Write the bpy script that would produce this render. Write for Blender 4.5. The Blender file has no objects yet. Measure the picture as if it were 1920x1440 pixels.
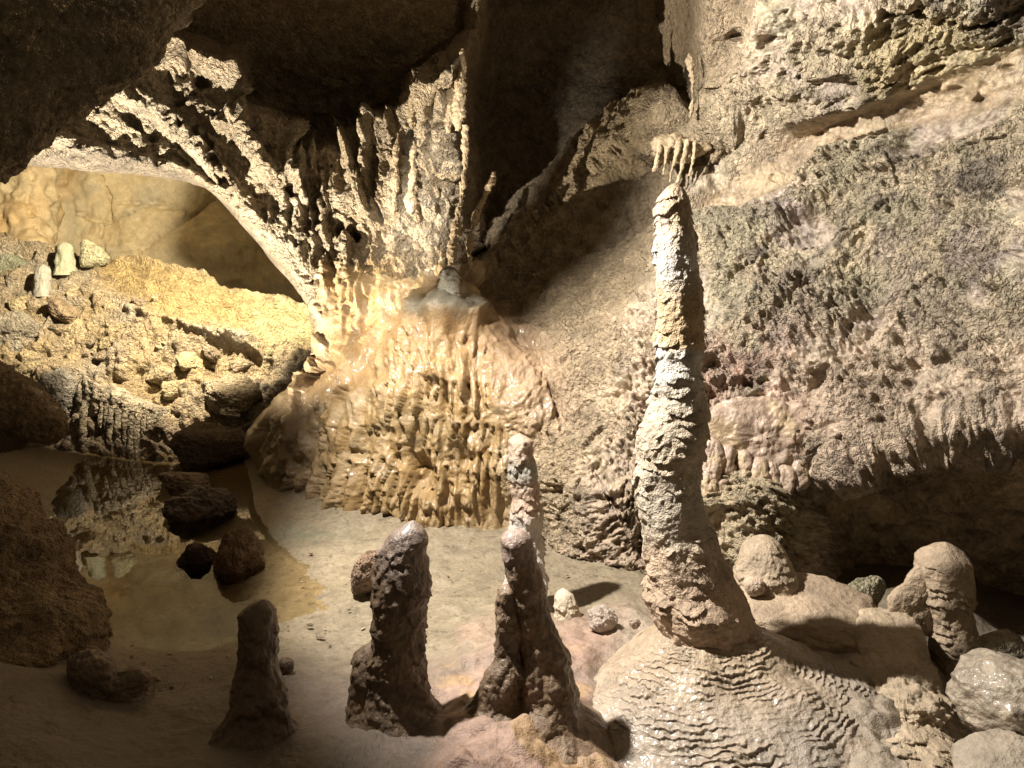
import bpy, math, random
import numpy as np
from math import radians, sin, cos, pi

# ------------------------------------------------------------------ camera, world, lamps
SC = bpy.context.scene
F = 1400.0                      # focal length in photograph pixels (1920 wide)
PITCH = radians(10.0)
CAMZ = 1.8                      # above the water (z = 0)
SP, CP = sin(PITCH), cos(PITCH)

cam_d = bpy.data.cameras.new("camera")
cam_d.sensor_width = 36.0
cam_d.lens = F / 1920 * 36.0
cam_d.clip_start = 0.05
cam_d.clip_end = 200
cam = bpy.data.objects.new("camera", cam_d)
SC.collection.objects.link(cam)
cam.location = (0, 0, CAMZ)
cam.rotation_euler = (radians(90) - PITCH, 0, 0)
SC.camera = cam

world = bpy.data.worlds.new("World")
SC.world = world
world.use_nodes = True
bg = world.node_tree.nodes["Background"]
bg.inputs[0].default_value = (1.0, 0.74, 0.45, 1)
bg.inputs[1].default_value = 0.10

SC.view_settings.view_transform = 'Standard'
SC.view_settings.look = 'None'
SC.view_settings.exposure = 0.0
SC.view_settings.gamma = 1.0
SC.cycles.max_bounces = 6
SC.cycles.diffuse_bounces = 4
SC.cycles.transparent_max_bounces = 8


def W(u, v, t):
    """photograph pixel (1920 x 1440) at depth t metres -> world point"""
    u = np.asarray(u, float); v = np.asarray(v, float); t = np.asarray(t, float)
    a = (u - 960) / F; b = (720 - v) / F
    return np.stack(np.broadcast_arrays(a * t, t * (CP + b * SP), CAMZ + t * (-SP + b * CP)), -1)


def spot(name, pos, aim, power, angle, blend=0.3, col=(1, .9, .75), radius=0.02):
    d = bpy.data.lights.new(name, 'SPOT')
    d.energy = power; d.spot_size = radians(angle); d.spot_blend = blend
    d.color = col; d.shadow_soft_size = radius
    o = bpy.data.objects.new(name, d)
    SC.collection.objects.link(o)
    o.location = pos
    from mathutils import Vector
    o.rotation_euler = (Vector(aim) - Vector(pos)).to_track_quat('-Z', 'Y').to_euler()
    return o


LAMP_COLUMN = (-1.3, 3.2, 3.28)
AIM_COLUMN = (1.5, 4.4, 1.3)
LAMP_ARCH = (-2.75, 4.05, .35)
LAMP_CHAMBER = (-2.5, 6.25, 3.0)
spot("cave_lamp_column", LAMP_COLUMN, AIM_COLUMN, 1550, 114, 0.4, (1.0, .93, .84), .055)
spot("cave_lamp_arch", LAMP_ARCH, (-2.1, 5.6, 2.4), 1900, 92, .7, (1.0, .88, .70), .015)
spot("cave_lamp_chamber", LAMP_CHAMBER, (-4.6, 8.6, 1.2), 1600, 110, 0.25, (1.0, .86, .63))

# ------------------------------------------------------------------ noise
_r = np.random.RandomState(7)
PERM = _r.permutation(256).astype(np.int32)
GRAD = _r.normal(size=(256, 3)).astype(np.float32)
GRAD /= np.linalg.norm(GRAD, axis=1)[:, None]
RND = _r.rand(256, 3).astype(np.float32)


def perlin(P, seed=0):
    P = np.asarray(P, np.float32).reshape(-1, 3) + np.float32(seed * 17.31)
    fl = np.floor(P); I = fl.astype(np.int32); f = P - fl
    s = f * f * f * (f * (f * 6 - 15) + 10)
    out = np.zeros(len(P), np.float32)
    for dx in (0, 1):
        wx = s[:, 0] if dx else 1 - s[:, 0]
        px = PERM[(I[:, 0] + dx) & 255]
        for dy in (0, 1):
            wy = s[:, 1] if dy else 1 - s[:, 1]
            py = PERM[(px + I[:, 1] + dy) & 255]
            for dz in (0, 1):
                wz = s[:, 2] if dz else 1 - s[:, 2]
                g = GRAD[PERM[(py + I[:, 2] + dz) & 255]]
                d = (g[:, 0] * (f[:, 0] - dx) + g[:, 1] * (f[:, 1] - dy) + g[:, 2] * (f[:, 2] - dz))
                out += wx * wy * wz * d
    return out * 1.5


def fbm(P, scale, octaves=4, seed=0, gain=0.5, ridged=False):
    P = np.asarray(P, np.float32) / scale
    sh = P.shape[:-1]; P = P.reshape(-1, 3)
    out = 0; a = 1.0
    for k in range(octaves):
        n = perlin(P * (2.03 ** k), seed + k)
        if ridged: n = 1 - 2 * np.abs(n)
        out = out + a * n; a *= gain
    return out.reshape(sh)


def worley(P, scale, seed=0):
    """distance to the nearest scattered point (0 at a point, about 1 between)"""
    P = np.asarray(P, np.float32) / scale
    sh = P.shape[:-1]; P = P.reshape(-1, 3) + seed * 9.7
    fl = np.floor(P); I = fl.astype(np.int32); f = P - fl
    best = np.full(len(P), 9, np.float32)
    for dx in (-1, 0, 1):
        px = PERM[(I[:, 0] + dx) & 255]
        for dy in (-1, 0, 1):
            py = PERM[(px + I[:, 1] + dy) & 255]
            for dz in (-1, 0, 1):
                q = RND[PERM[(py + I[:, 2] + dz) & 255]]
                d = ((q[:, 0] + dx - f[:, 0]) ** 2 + (q[:, 1] + dy - f[:, 1]) ** 2 + (q[:, 2] + dz - f[:, 2]) ** 2)
                np.minimum(best, d, out=best)
    return np.sqrt(best).reshape(sh)


def sstep(a, b, x):
    x = np.clip((x - a) / (b - a), 0, 1)
    return x * x * (3 - 2 * x)


def hash1(k, seed=0):
    k = np.asarray(k).astype(np.int64)
    return RND[PERM[(PERM[(k + seed * 31) & 255] + (k >> 8) + seed) & 255], 0]


# ------------------------------------------------------------------ curves in the picture, surfaces in the world
def catmull(pts, n=8, closed=False):
    p = np.asarray(pts, float)
    m = len(p); out = []
    rng = range(m if closed else m - 1)
    for i in rng:
        if closed: a, b, c, d = p[(i - 1) % m], p[i], p[(i + 1) % m], p[(i + 2) % m]
        else: a, b, c, d = p[max(i - 1, 0)], p[i], p[i + 1], p[min(i + 2, m - 1)]
        for k in range(n):
            x = k / n
            out.append(.5 * ((2 * b) + (c - a) * x + (2 * a - 5 * b + 4 * c - d) * x * x + (3 * b - a - 3 * c + d) * x ** 3))
    if not closed: out.append(p[-1])
    return np.array(out)


def tps(ctrl, U, V, lam=1e-4):
    c = np.asarray(ctrl, float)
    X = c[:, :2] / 500; n = len(c)
    def ker(r2): return np.where(r2 > 1e-12, .5 * r2 * np.log(np.maximum(r2, 1e-12)), 0)
    K = ker(((X[:, None] - X[None]) ** 2).sum(-1)) + lam * np.eye(n)
    Pm = np.c_[np.ones(n), X]
    A = np.block([[K, Pm], [Pm.T, np.zeros((3, 3))]])
    sol = np.linalg.solve(A, np.r_[c[:, 2], 0, 0, 0])
    u = U / 500; v = V / 500
    out = sol[n] + sol[n + 1] * u + sol[n + 2] * v
    for i in range(n):
        out = out + sol[i] * ker((u - X[i, 0]) ** 2 + (v - X[i, 1]) ** 2)
    return out


def polydist(U, V, poly, closed=True):
    """distance to a polyline, its nearest point, and whether inside (closed)"""
    p = np.asarray(poly, float)
    best = np.full(U.shape, 1e18); bu = np.zeros(U.shape); bv = np.zeros(U.shape)
    ins = np.zeros(U.shape, bool); tt = np.zeros(U.shape)
    m = len(p)
    for i in range(m if closed else m - 1):
        a, b = p[i], p[(i + 1) % m]
        e = b - a; L = max((e ** 2).sum(), 1e-9)
        s = np.clip(((U - a[0]) * e[0] + (V - a[1]) * e[1]) / L, 0, 1)
        qu = a[0] + s * e[0]; qv = a[1] + s * e[1]
        d = (U - qu) ** 2 + (V - qv) ** 2
        k = d < best
        best = np.where(k, d, best); bu = np.where(k, qu, bu); bv = np.where(k, qv, bv); tt = np.where(k, i + s, tt)
        if closed:
            cr = ((a[1] > V) != (b[1] > V))
            with np.errstate(divide='ignore', invalid='ignore'):
                xs = a[0] + (V - a[1]) * e[0] / (e[1] if abs(e[1]) > 1e-9 else 1e-9)
            ins ^= cr & (U < xs)
    return np.sqrt(best), bu, bv, ins, tt / max(m - 1, 1)


def inside_w(U, V, poly, soft):
    d, _, _, i, _ = polydist(U, V, poly)
    return sstep(-soft, soft, np.where(i, d, -d))


def grid_normals(P):
    du = np.gradient(P, axis=1); dv = np.gradient(P, axis=0)
    n = np.cross(dv, du)
    n /= np.maximum(np.linalg.norm(n, axis=-1, keepdims=True), 1e-9)
    return n


def blur(A, k):
    for ax in (0, 1):
        for _ in range(2):
            c = np.cumsum(np.concatenate([np.repeat(np.take(A, [0], ax), k + 1, ax), A, np.repeat(np.take(A, [-1], ax), k, ax)], ax), axis=ax)
            n = A.shape[ax]
            A = (np.take(c, range(2 * k + 1, 2 * k + 1 + n), ax) - np.take(c, range(0, n), ax)) / (2 * k + 1)
    return A


def axis(lo, hi, a, b, fine, coarse):
    parts = []
    if lo < a: parts.append(np.arange(lo, a, coarse))
    parts.append(np.arange(a, b, fine))
    if hi > b: parts.append(np.arange(b, hi + coarse, coarse))
    return np.concatenate(parts)


# ------------------------------------------------------------------ meshes and tags
def mesh_obj(name, V, Fq, mat, col=None, parent=None, smooth=True, sheen=None):
    V = np.asarray(V, np.float32).reshape(-1, 3); Fq = np.asarray(Fq, np.int32)
    me = bpy.data.meshes.new(name)
    k = Fq.shape[1]
    me.vertices.add(len(V)); me.vertices.foreach_set('co', V.ravel())
    me.loops.add(Fq.size); me.loops.foreach_set('vertex_index', Fq.ravel())
    me.polygons.add(len(Fq))
    me.polygons.foreach_set('loop_start', np.arange(0, Fq.size, k, dtype=np.int32))
    me.polygons.foreach_set('loop_total', np.full(len(Fq), k, np.int32))
    if smooth: me.polygons.foreach_set('use_smooth', np.ones(len(Fq), bool))
    me.update(calc_edges=True)
    if col is not None:
        col = np.clip(np.asarray(col, np.float32).reshape(-1, 3), 0.01, 0.95)
        at = me.attributes.new('tint', 'FLOAT_COLOR', 'POINT')
        at.data.foreach_set('color', np.c_[col, np.ones(len(col), np.float32)].ravel())
    if sheen is not None:
        at = me.attributes.new('sheen', 'FLOAT', 'POINT')
        at.data.foreach_set('value', np.ascontiguousarray(sheen, np.float32).ravel())
    me.materials.append(mat)
    o = bpy.data.objects.new(name, me)
    SC.collection.objects.link(o)
    if parent is not None: o.parent = parent
    return o


def quads(nv, nu, wrap=False):
    j = np.arange(nu if wrap else nu - 1); i = np.arange(nv - 1)
    I, J = np.meshgrid(i, j, indexing='ij'); J2 = (J + 1) % nu
    return np.stack([I * nu + J, (I + 1) * nu + J, (I + 1) * nu + J2, I * nu + J2], -1).reshape(-1, 4)


def sub_mesh(name, V, Fq, mat, col, parent=None, sheen=None):
    used = np.unique(Fq)
    remap = np.full(len(V), -1, np.int32); remap[used] = np.arange(len(used))
    return mesh_obj(name, V[used], remap[Fq], mat, col[used], parent, sheen=None if sheen is None else sheen[used])


def tag(o, label=None, cat=None, group=None, kind=None):
    if label: o['label'] = label
    if cat: o['category'] = cat
    if group: o['group'] = group
    if kind: o['kind'] = kind
    return o


def empty(name, loc):
    o = bpy.data.objects.new(name, None)
    SC.collection.objects.link(o)
    o.location = tuple(float(x) for x in loc)
    o.empty_display_size = 0.1
    return o


def keep_parent(child, parent):
    child.parent = parent
    child.matrix_parent_inverse = __import__('mathutils').Matrix.Translation(parent.location).inverted()


# ------------------------------------------------------------------ materials (colour of each rock is the 'tint' attribute)
def stone(name, rough=0.75, bump=0.5, spec=0.3, s1=55, s2=190, mottle=0.35, coat=0.0, bdist=0.006, vor=0.0, vs=38):
    m = bpy.data.materials.new(name); m.use_nodes = True
    nt = m.node_tree; N = nt.nodes; L = nt.links
    b = N["Principled BSDF"]
    at = N.new('ShaderNodeAttribute'); at.attribute_name = 'tint'
    geo = N.new('ShaderNodeNewGeometry')
    n1 = N.new('ShaderNodeTexNoise'); n1.inputs['Scale'].default_value = s1; n1.inputs['Detail'].default_value = 6; n1.inputs['Roughness'].default_value = .55
    n2 = N.new('ShaderNodeTexNoise'); n2.inputs['Scale'].default_value = s2; n2.inputs['Detail'].default_value = 3
    n3 = N.new('ShaderNodeTexNoise'); n3.inputs['Scale'].default_value = 9; n3.inputs['Detail'].default_value = 5; n3.inputs['Roughness'].default_value = .7
    for n in (n1, n2, n3): L.new(geo.outputs['Position'], n.inputs['Vector'])
    r = N.new('ShaderNodeMapRange'); r.inputs[1].default_value = .3; r.inputs[2].default_value = .7
    r.inputs[3].default_value = 1 - mottle; r.inputs[4].default_value = 1 + mottle * .8
    L.new(n3.outputs['Fac'], r.inputs[0])
    r2 = N.new('ShaderNodeMapRange'); r2.inputs[1].default_value = .3; r2.inputs[2].default_value = .7
    r2.inputs[3].default_value = 1 - mottle * .7; r2.inputs[4].default_value = 1 + mottle * .6
    L.new(n1.outputs['Fac'], r2.inputs[0])
    mu = N.new('ShaderNodeMath'); mu.operation = 'MULTIPLY'
    L.new(r.outputs[0], mu.inputs[0]); L.new(r2.outputs[0], mu.inputs[1])
    mx = N.new('ShaderNodeVectorMath'); mx.operation = 'SCALE'
    L.new(at.outputs['Color'], mx.inputs[0]); L.new(mu.outputs[0], mx.inputs['Scale'])
    L.new(mx.outputs[0], b.inputs['Base Color'])
    ad = N.new('ShaderNodeMath'); ad.operation = 'MULTIPLY_ADD'
    L.new(n2.outputs['Fac'], ad.inputs[0]); ad.inputs[1].default_value = .5; L.new(n1.outputs['Fac'], ad.inputs[2])
    if vor:
        wv = N.new('ShaderNodeVectorMath'); wv.operation = 'MULTIPLY_ADD'
        L.new(n1.outputs['Color'], wv.inputs[0]); wv.inputs[1].default_value = (.02, .02, .02); L.new(geo.outputs['Position'], wv.inputs[2])
        last = ad
        for k_, sc_ in enumerate((vs, vs * 2.6)):
            vo = N.new('ShaderNodeTexVoronoi'); vo.feature = 'F1'; vo.inputs['Scale'].default_value = sc_
            L.new(wv.outputs[0], vo.inputs['Vector'])
            mm = N.new('ShaderNodeMath'); mm.operation = 'MULTIPLY_ADD'
            L.new(vo.outputs['Distance'], mm.inputs[0]); mm.inputs[1].default_value = -vor / (1 + k_); L.new(last.outputs[0], mm.inputs[2])
            last = mm
        ad = last
    bp = N.new('ShaderNodeBump'); bp.inputs['Strength'].default_value = bump; bp.inputs['Distance'].default_value = bdist * 2
    sh = N.new('ShaderNodeAttribute'); sh.attribute_name = 'sheen'
    ms = N.new('ShaderNodeMath'); ms.operation = 'MULTIPLY_ADD'
    L.new(sh.outputs['Fac'], ms.inputs[0]); ms.inputs[1].default_value = -.72 * bump; ms.inputs[2].default_value = bump
    L.new(ms.outputs[0], bp.inputs['Strength'])
    L.new(ad.outputs[0], bp.inputs['Height']); L.new(bp.outputs[0], b.inputs['Normal'])
    rr = N.new('ShaderNodeMapRange'); rr.inputs[1].default_value = .35; rr.inputs[2].default_value = .65
    rr.inputs[3].default_value = rough - .12; rr.inputs[4].default_value = min(1, rough + .12)
    L.new(n3.outputs['Fac'], rr.inputs[0]); mr = N.new('ShaderNodeMath'); mr.operation = 'MULTIPLY_ADD'
    L.new(sh.outputs['Fac'], mr.inputs[0]); mr.inputs[1].default_value = -.26; L.new(rr.outputs[0], mr.inputs[2])
    L.new(mr.outputs[0], b.inputs['Roughness'])
    b.inputs['Specular IOR Level'].default_value = spec
    b.inputs['Coat Weight'].default_value = coat; b.inputs['Coat Roughness'].default_value = .18
    return m


M_DRY = stone('dry_limestone', .64, 1.0, .35, s1=34, s2=150, mottle=.45, bdist=.020, vor=.9)
M_COLUMN = stone('banded_calcite', .68, .8, .3, s1=40, s2=150, mottle=.3, bdist=.014, vor=.3)
M_WET = stone('wet_flowstone', .40, .5, .45, s1=70, mottle=.24, coat=.3, bdist=.008)
M_MUD = stone('pool_mud', .52, .6, .4, s1=45, s2=160, mottle=.26, bdist=.008)
M_SMOOTH = stone('smooth_calcite', .6, .6, .35, mottle=.22, bdist=.009)
M_DARKWET = stone('dark_wet_rock', .48, .4, .4, mottle=.4, coat=.18, bdist=.010, vor=.25)

BEIGE = np.array((.46, .36, .23)); OCHRE = np.array((.50, .36, .17)); GREY = np.array((.38, .34, .28))
PINK = np.array((.46, .31, .24)); PALE = np.array((.56, .48, .36)); BROWN = np.array((.24, .16, .09))
WHITE = np.array((.62, .58, .52)); SAND = np.array((.235, .195, .135)); OLIVE = np.array((.36, .33, .20)); CHAR = np.array((.10, .085, .075))


def mixc(a, b, w):
    w = np.asarray(w)[..., None]
    return a * (1 - w) + b * w


# ------------------------------------------------------------------ the main cave wall: one surface, split into its formations
ARCH = catmull([(-400, 420), (-150, 380), (0, 338), (60, 312), (180, 322), (260, 328), (345, 340), (392, 358), (425, 390), (455, 425), (485, 458),
                (512, 494), (545, 530), (572, 568), (584, 605), (588, 640), (570, 690), (540, 722), (508, 755), (480, 790),
                (467, 822), (474, 860), (488, 900), (480, 940), (470, 1000), (470, 1150)], 4)
OPENING = np.r_[ARCH, [(-500, 1150)], [(-500, 420)]]


def rib(U, V, pts, width, amp, n=6, jag=None):
    d, _, _, _, s = polydist(U, V, catmull(pts, n), closed=False)
    if jag is not None: d = np.abs(d + jag)
    w = width if np.isscalar(width) else np.interp(s, np.linspace(0, 1, len(width)), width)
    x = np.clip(1 - (d / w) ** 2, 0, 1)
    return amp * np.sqrt(x) * sstep(0, .25, x)


def teeth(U, V, lip, u0, u1, tooth, length, amp, ramp, seed, fan=0.0, P=None):
    """one tier of a flowstone curtain: it swells down to a lip, and drips hang from the lip"""
    c = 840
    spread = 1 + fan * (V - 520) / 600
    s = c + (U - c) / np.maximum(spread, .3)
    lipv = lip(U) if callable(lip) else np.full(U.shape, float(lip))
    warp = fbm(np.stack([s / 60, V / 400, 0 * s], -1), 1.0, 2, seed)
    lipv = lipv + 14 * warp
    q = s / tooth + .7 * warp
    k = np.floor(q); f = q - k
    ln = length * (.25 + 1.1 * hash1(k, seed) ** 1.3)
    wd = .62 + .38 * hash1(k, seed + 5)
    d = V - lipv
    taper = np.clip(1 - np.clip(d, 0, None) / np.maximum(ln, 1), 0, 1)
    x = np.abs(f - .5) / (.5 * wd * np.maximum(np.sqrt(taper), .05) + 1e-6)
    col = np.sqrt(np.clip(1 - x * x, 0, 1))
    up = np.exp(np.clip(d, None, 0) / ramp)
    h = np.where(d < 0, amp * up * (1 - .22 * np.exp(d / 25) * (1 - np.sqrt(np.clip(1 - (2 * f - 1) ** 2, 0, 1)))), amp * (.35 + .65 * col) * (col > 0.02) * (taper > 0))
    e = sstep(u0 - 20, u0 + 25, U) * (1 - sstep(u1 - 25, u1 + 20, U))
    patch = sstep(-.45, .15, fbm(np.stack([U / 70, 0 * U + seed * 3.1, 0 * U], -1), 1., 2, seed + 40))
    return h * e * (.25 + .75 * patch)


def build_wall():
    ua = axis(-450, 2500, -20, 1940, 2.0, 12); va = axis(-600, 1130, -15, 1100, 2.0, 12)
    U, V = np.meshgrid(ua, va)
    ctrl = [
        # ceiling coming towards the camera
        (-450, -600, 3.2), (400, -600, 3.2), (960, -600, 3.2), (1500, -600, 3.0), (2400, -600, 2.6),
        (200, -150, 5.2), (600, -150, 5.6), (960, -150, 5.5), (1300, -150, 4.7), (1800, -150, 3.5), (2300, -150, 3.0),
        (350, 30, 5.1), (650, 60, 5.2), (860, 40, 5.1), (1100, 60, 5.1), (1300, 40, 4.8), (1600, 40, 4.1), (1900, 40, 3.6), (2300, 100, 3.0),
        # arch
        (200, 200, 5.2), (100, 290, 5.2), (330, 130, 5.4), (400, 340, 5.5), (480, 300, 5.6), (560, 420, 5.75), (600, 560, 5.7), (430, 180, 5.6), (560, 250, 5.8),
        # ribs
        (700, 250, 5.9), (780, 350, 5.75), (860, 300, 5.75), (720, 480, 5.7), (840, 520, 5.5),
        # recess
        (960, 250, 6.0), (1050, 200, 5.8), (1050, 400, 5.8), (1150, 350, 5.6), (960, 520, 5.75), (1050, 560, 5.45), (1180, 480, 5.2), (1250, 250, 5.25),
        # cascade
        (640, 620, 5.6), (840, 600, 5.3), (700, 750, 5.2), (840, 750, 5.0), (560, 780, 5.6), (500, 850, 5.85), (640, 900, 5.25), (800, 900, 4.93), (940, 900, 4.85),
        (500, 1000, 5.9), (640, 1000, 5.35), (800, 1020, 5.05), (940, 1020, 4.95), (960, 700, 5.05),
        # middle and right wall
        (1100, 750, 4.75), (1100, 900, 4.55), (1200, 1000, 4.5), (1100, 1080, 4.6), (1200, 620, 4.8),
        (1400, 450, 4.75), (1400, 650, 4.45), (1400, 850, 4.25), (1600, 450, 4.35), (1600, 650, 4.1), (1600, 820, 3.95), (1800, 300, 4.0), (1800, 550, 3.8), (1800, 780, 3.6),
        (1920, 500, 3.55), (1920, 780, 3.4), (2300, 600, 2.8), (2300, 900, 2.8), (1450, 200, 4.75), (1650, 200, 4.3), (1900, 180, 3.7), (1350, 330, 4.95),
        (1400, 1000, 4.16), (1600, 1000, 4.4), (1900, 1000, 4.1), (1400, 1130, 4.25), (1700, 1130, 4.5), (1950, 1130, 4.3), (2400, 1130, 3.3),
    ]
    T = tps(ctrl, U, V)
    # --- big steps
    ledge = catmull([(1300, 980), (1330, 955), (1400, 935), (1470, 925), (1545, 895), (1650, 852), (1750, 818), (1850, 803), (1920, 793), (2100, 760), (2500, 740)], 5)
    lv = np.interp(U, ledge[:, 0], ledge[:, 1])
    wob = 9 * fbm(np.stack([U / 40, V / 40, 0 * U], -1), 1., 3, 3)
    under = sstep(-4, 26, V - lv + wob) * sstep(1470, 1560, U)
    T = T + under * (.22 + .14 * sstep(0, 150, V - lv))
    T = T - .10 * np.exp(-np.abs(V - lv + 25) / 40) * sstep(1500, 1600, U) * (1 - under)
    # recess behind the ribs, up to the diagonal ridge
    rec = inside_w(U, V, [(905, -100), (1000, -100), (1270, -100), (1285, 190), (1230, 205), (1120, 285), (1040, 360), (950, 430), (905, 480), (890, 400), (885, 200)], 45)
    T = T + rec * 1.9
    rec2 = inside_w(U, V, [(930, 500), (1060, 390), (1180, 310), (1260, 300), (1240, 370), (1230, 430), (1170, 470), (1110, 500), (1040, 560), (960, 590), (900, 590)], 40)
    T = T + .26 * rec2
    rec3 = inside_w(U, V, [(1330, 250), (1400, 235), (1460, 250), (1430, 290), (1370, 320), (1330, 340), (1310, 300)], 12)
    T = T + .22 * rec3
    # the fissure above the lit rim of the arch
    rim = [(215, 150), (290, 110), (325, 72), (380, 85), (432, 112), (440, 190), (470, 205), (540, 240), (555, 275), (610, 275), (650, 262), (690, 235), (745, 220), (780, 160), (860, 95), (880, 60), (895, -60), (900, -700), (100, -700), (200, 60)]
    fis = inside_w(U, V, rim, 16)
    T = T + 1.7 * fis
    cw = 26 + np.clip(V - 500, 0, None) * .62
    cone = np.sqrt(np.clip(1 - ((U - 840) / np.maximum(cw, 1)) ** 2, 0, 1)) * sstep(505, 570, V) * (1 - .75 * sstep(680, 860, V))
    T = T - .34 * cone + .06 * sstep(520, 600, V) * (1 - sstep(660, 800, V)) * sstep(640, 720, U) * (1 - sstep(1000, 1080, U))
    P = W(U, V, T)
    N = grid_normals(blur(P, 6))
    N *= np.where((N * (P - np.array([0, 0, CAMZ]))).sum(-1, keepdims=True) > 0, -1, 1)

    # --- region weights
    casc_poly = [(590, 500), (700, 470), (800, 500), (830, 480), (880, 500), (900, 560), (960, 600), (1000, 660), (1040, 720), (1010, 800), (960, 830), (950, 1010), (470, 1010), (470, 780), (560, 700), (590, 640)]
    casc = inside_w(U, V, casc_poly, 48)
    ribs_w = inside_w(U, V, [(540, 230), (700, 200), (780, 130), (870, 80), (890, 300), (885, 500), (800, 520), (600, 540), (520, 420)], 30)
    arch_w = inside_w(U, V, [(60, 330), (200, 140), (330, 60), (440, 90), (560, 240), (600, 400), (600, 600), (540, 520), (400, 360), (250, 330)], 30)
    right_w = sstep(1180, 1330, U + .35 * (V - 500))
    mid_w = inside_w(U, V, [(950, 680), (1100, 640), (1230, 560), (1330, 600), (1330, 1090), (1000, 1090), (960, 850)], 40)
    dark_top = 1 - sstep(60, 190, V + .0 * U)
    sm = np.clip(inside_w(U, V, [(915, 575), (1000, 605), (1070, 680), (1075, 780), (1010, 820), (945, 780), (925, 700), (890, 640)], 48), 0, 1)
    beam = inside_w(U, V, [(1310, 420), (1340, 370), (1480, 270), (1600, 200), (1920, 90), (2200, 20), (2200, 140), (1920, 190), (1850, 210), (1700, 240), (1560, 290), (1480, 360), (1380, 400)], 14)

    Q = P + .06 * np.stack([fbm(P, .25, 2, 51), fbm(P, .25, 2, 52), fbm(P, .25, 2, 53)], -1)
    h = .10 * fbm(P, .9, 3, 1) + .035 * fbm(Q, .28, 3, 4)
    rough = fbm(Q, .11, 4, 10, .58)
    rid = fbm(Q, .20, 4, 20, .55, ridged=True)
    w1 = worley(Q, .085, 2); w2 = worley(P, .034, 4)
    bot1 = np.sqrt(np.clip(1 - w1 ** 2, 0, 1)); bot2 = np.sqrt(np.clip(1 - w2 ** 2, 0, 1))
    pits = fbm(Q, .16, 3, 33)
    # rough right wall
    A = right_w * (1 - beam) * (1 - under * .6)
    patchy = sstep(-.35, .45, fbm(P, .55, 3, 61))
    crust = fbm(Q, .045, 4, 62, .62, ridged=True)
    blk = worley(Q + .05 * np.stack([rough, rid, rough], -1), .30, 63)
    h += A * ((.030 * rough + .026 * rid) * (.55 + .8 * patchy) + (.020 * bot1 + .018 * bot2 + .020 * crust) * (.5 + .6 * patchy) - .035 * sstep(.35, .75, pits) + .05 * np.sqrt(np.clip(1 - blk ** 2, 0, 1)))
    for k, (v0, sl, w0, a0) in enumerate([(150, -.48, 26, .07), (420, -.42, 30, .08), (560, -.50, 22, .06), (330, -.40, 26, .06), (690, -.30, 26, .06), (60, -.30, 20, .06)]):
        dd = V - (v0 + sl * (U - 1500)) + 26 * fbm(np.stack([U / 110, 0 * U + k, 0 * U], -1), 1., 3, 640 + k)
        em = sstep(-.3, .3, fbm(np.stack([U / 160, 0 * U + k * 7., 0 * U], -1), 1., 2, 650 + k))
        h += A * em * a0 * .7 * np.where(dd < 0, np.exp(dd / 60.), np.exp(-dd / 18.))
    h += beam * (.05 + .012 * bot1 + .01 * rough)
    # undulating strata that lean to the upper right
    st = fbm(np.stack([(U * .86 - V * .5 * -1) / 260, (V + .45 * U) / 55, 0 * U], -1), 1.0, 3, 66)
    h += right_w * (.02 * st + .07 * fbm(P, .55, 2, 67)) * (1 - under)
    sheen = np.clip(sstep(.02, .40, fbm(P * np.array([1, 1, 1.4]), .62, 3, 68)) + .8 * beam + sm + .8 * sstep(.0, .4, fbm(P, .4, 3, 69)) * sstep(600, 720, V) * right_w, 0, 1) * np.clip(right_w + mid_w * .6 + sm, 0, 1)
    Qw = P + .10 * np.stack([fbm(P, .18, 3, 71), fbm(P, .18, 3, 72), fbm(P, .18, 3, 73)], -1)
    kn = worley(Qw, .14, 74); knob = np.sqrt(np.clip(1 - kn ** 2, 0, 1)); kn2 = np.sqrt(np.clip(1 - worley(Qw, .06, 75) ** 2, 0, 1))
    rr2 = fbm(Qw, .22, 4, 76, .55, ridged=True)
    h += A * (.045 * knob + .022 * kn2 + .030 * rr2) * (1 - .65 * sheen)
    # botryoidal middle wall
    h += mid_w * (.040 * bot1 + .016 * bot2 + .012 * crust + .024 * rough - .03 * sstep(.45, .7, pits))
    # arch: knobbly, streaked towards its foot
    ang = np.stack([(U * .62 - V * .78) / 38, (U * .78 + V * .62) / 170, 0 * U], -1)
    streak = fbm(ang, 1.0, 3, 70)
    h += arch_w * (.045 * streak + .022 * rough + .026 * bot1 + .020 * bot2 - .035 * sstep(.25, .55, pits))
    # ribs: vertical flutes
    fl = fbm(np.stack([(U + 12 * rough) / 26, V / 210, 0 * U], -1), 1.0, 3, 80)
    h += ribs_w * (.10 * fl + .016 * rough + .012 * bot2 + .010 * bot1)
    # the plain dark rock
    plain = np.clip(1 - right_w - mid_w - arch_w - ribs_w - casc, 0, 1)
    h += plain * (.020 * rid + .014 * rough)
    h += (rec + rec2) * .03 * fbm(Q, .12, 3, 91)

    # --- cascade
    hc = np.zeros(U.shape)
    arcs = lambda v0, c, k: (lambda u: v0 + k * ((u - c) / 100.) ** 2)
    hc += teeth(U, V, arcs(412, 720, 6), 580, 850, 13, 40, .05, 40, 1)
    hc += teeth(U, V, arcs(540, 680, 5), 640, 760, 17, 52, .06, 30, 2)
    hc += teeth(U, V, arcs(640, 845, 9), 735, 940, 15, 26, .045, 22, 4, .7)
    hc += teeth(U, V, arcs(668, 840, 8), 690, 960, 13, 44, .048, 30, 5, .7)
    hc += teeth(U, V, arcs(716, 820, 9), 650, 930, 14, 58, .055, 40, 6, .7)
    hc += teeth(U, V, arcs(752, 600, 10), 540, 680, 13, 80, .05, 40, 7, .6)
    hc += teeth(U, V, arcs(790, 810, 4), 640, 960, 13, 42, .038, 45, 8, .6)
    hc += teeth(U, V, arcs(845, 850, 5), 540, 970, 15, 80, .055, 55, 9, .6)
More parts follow.
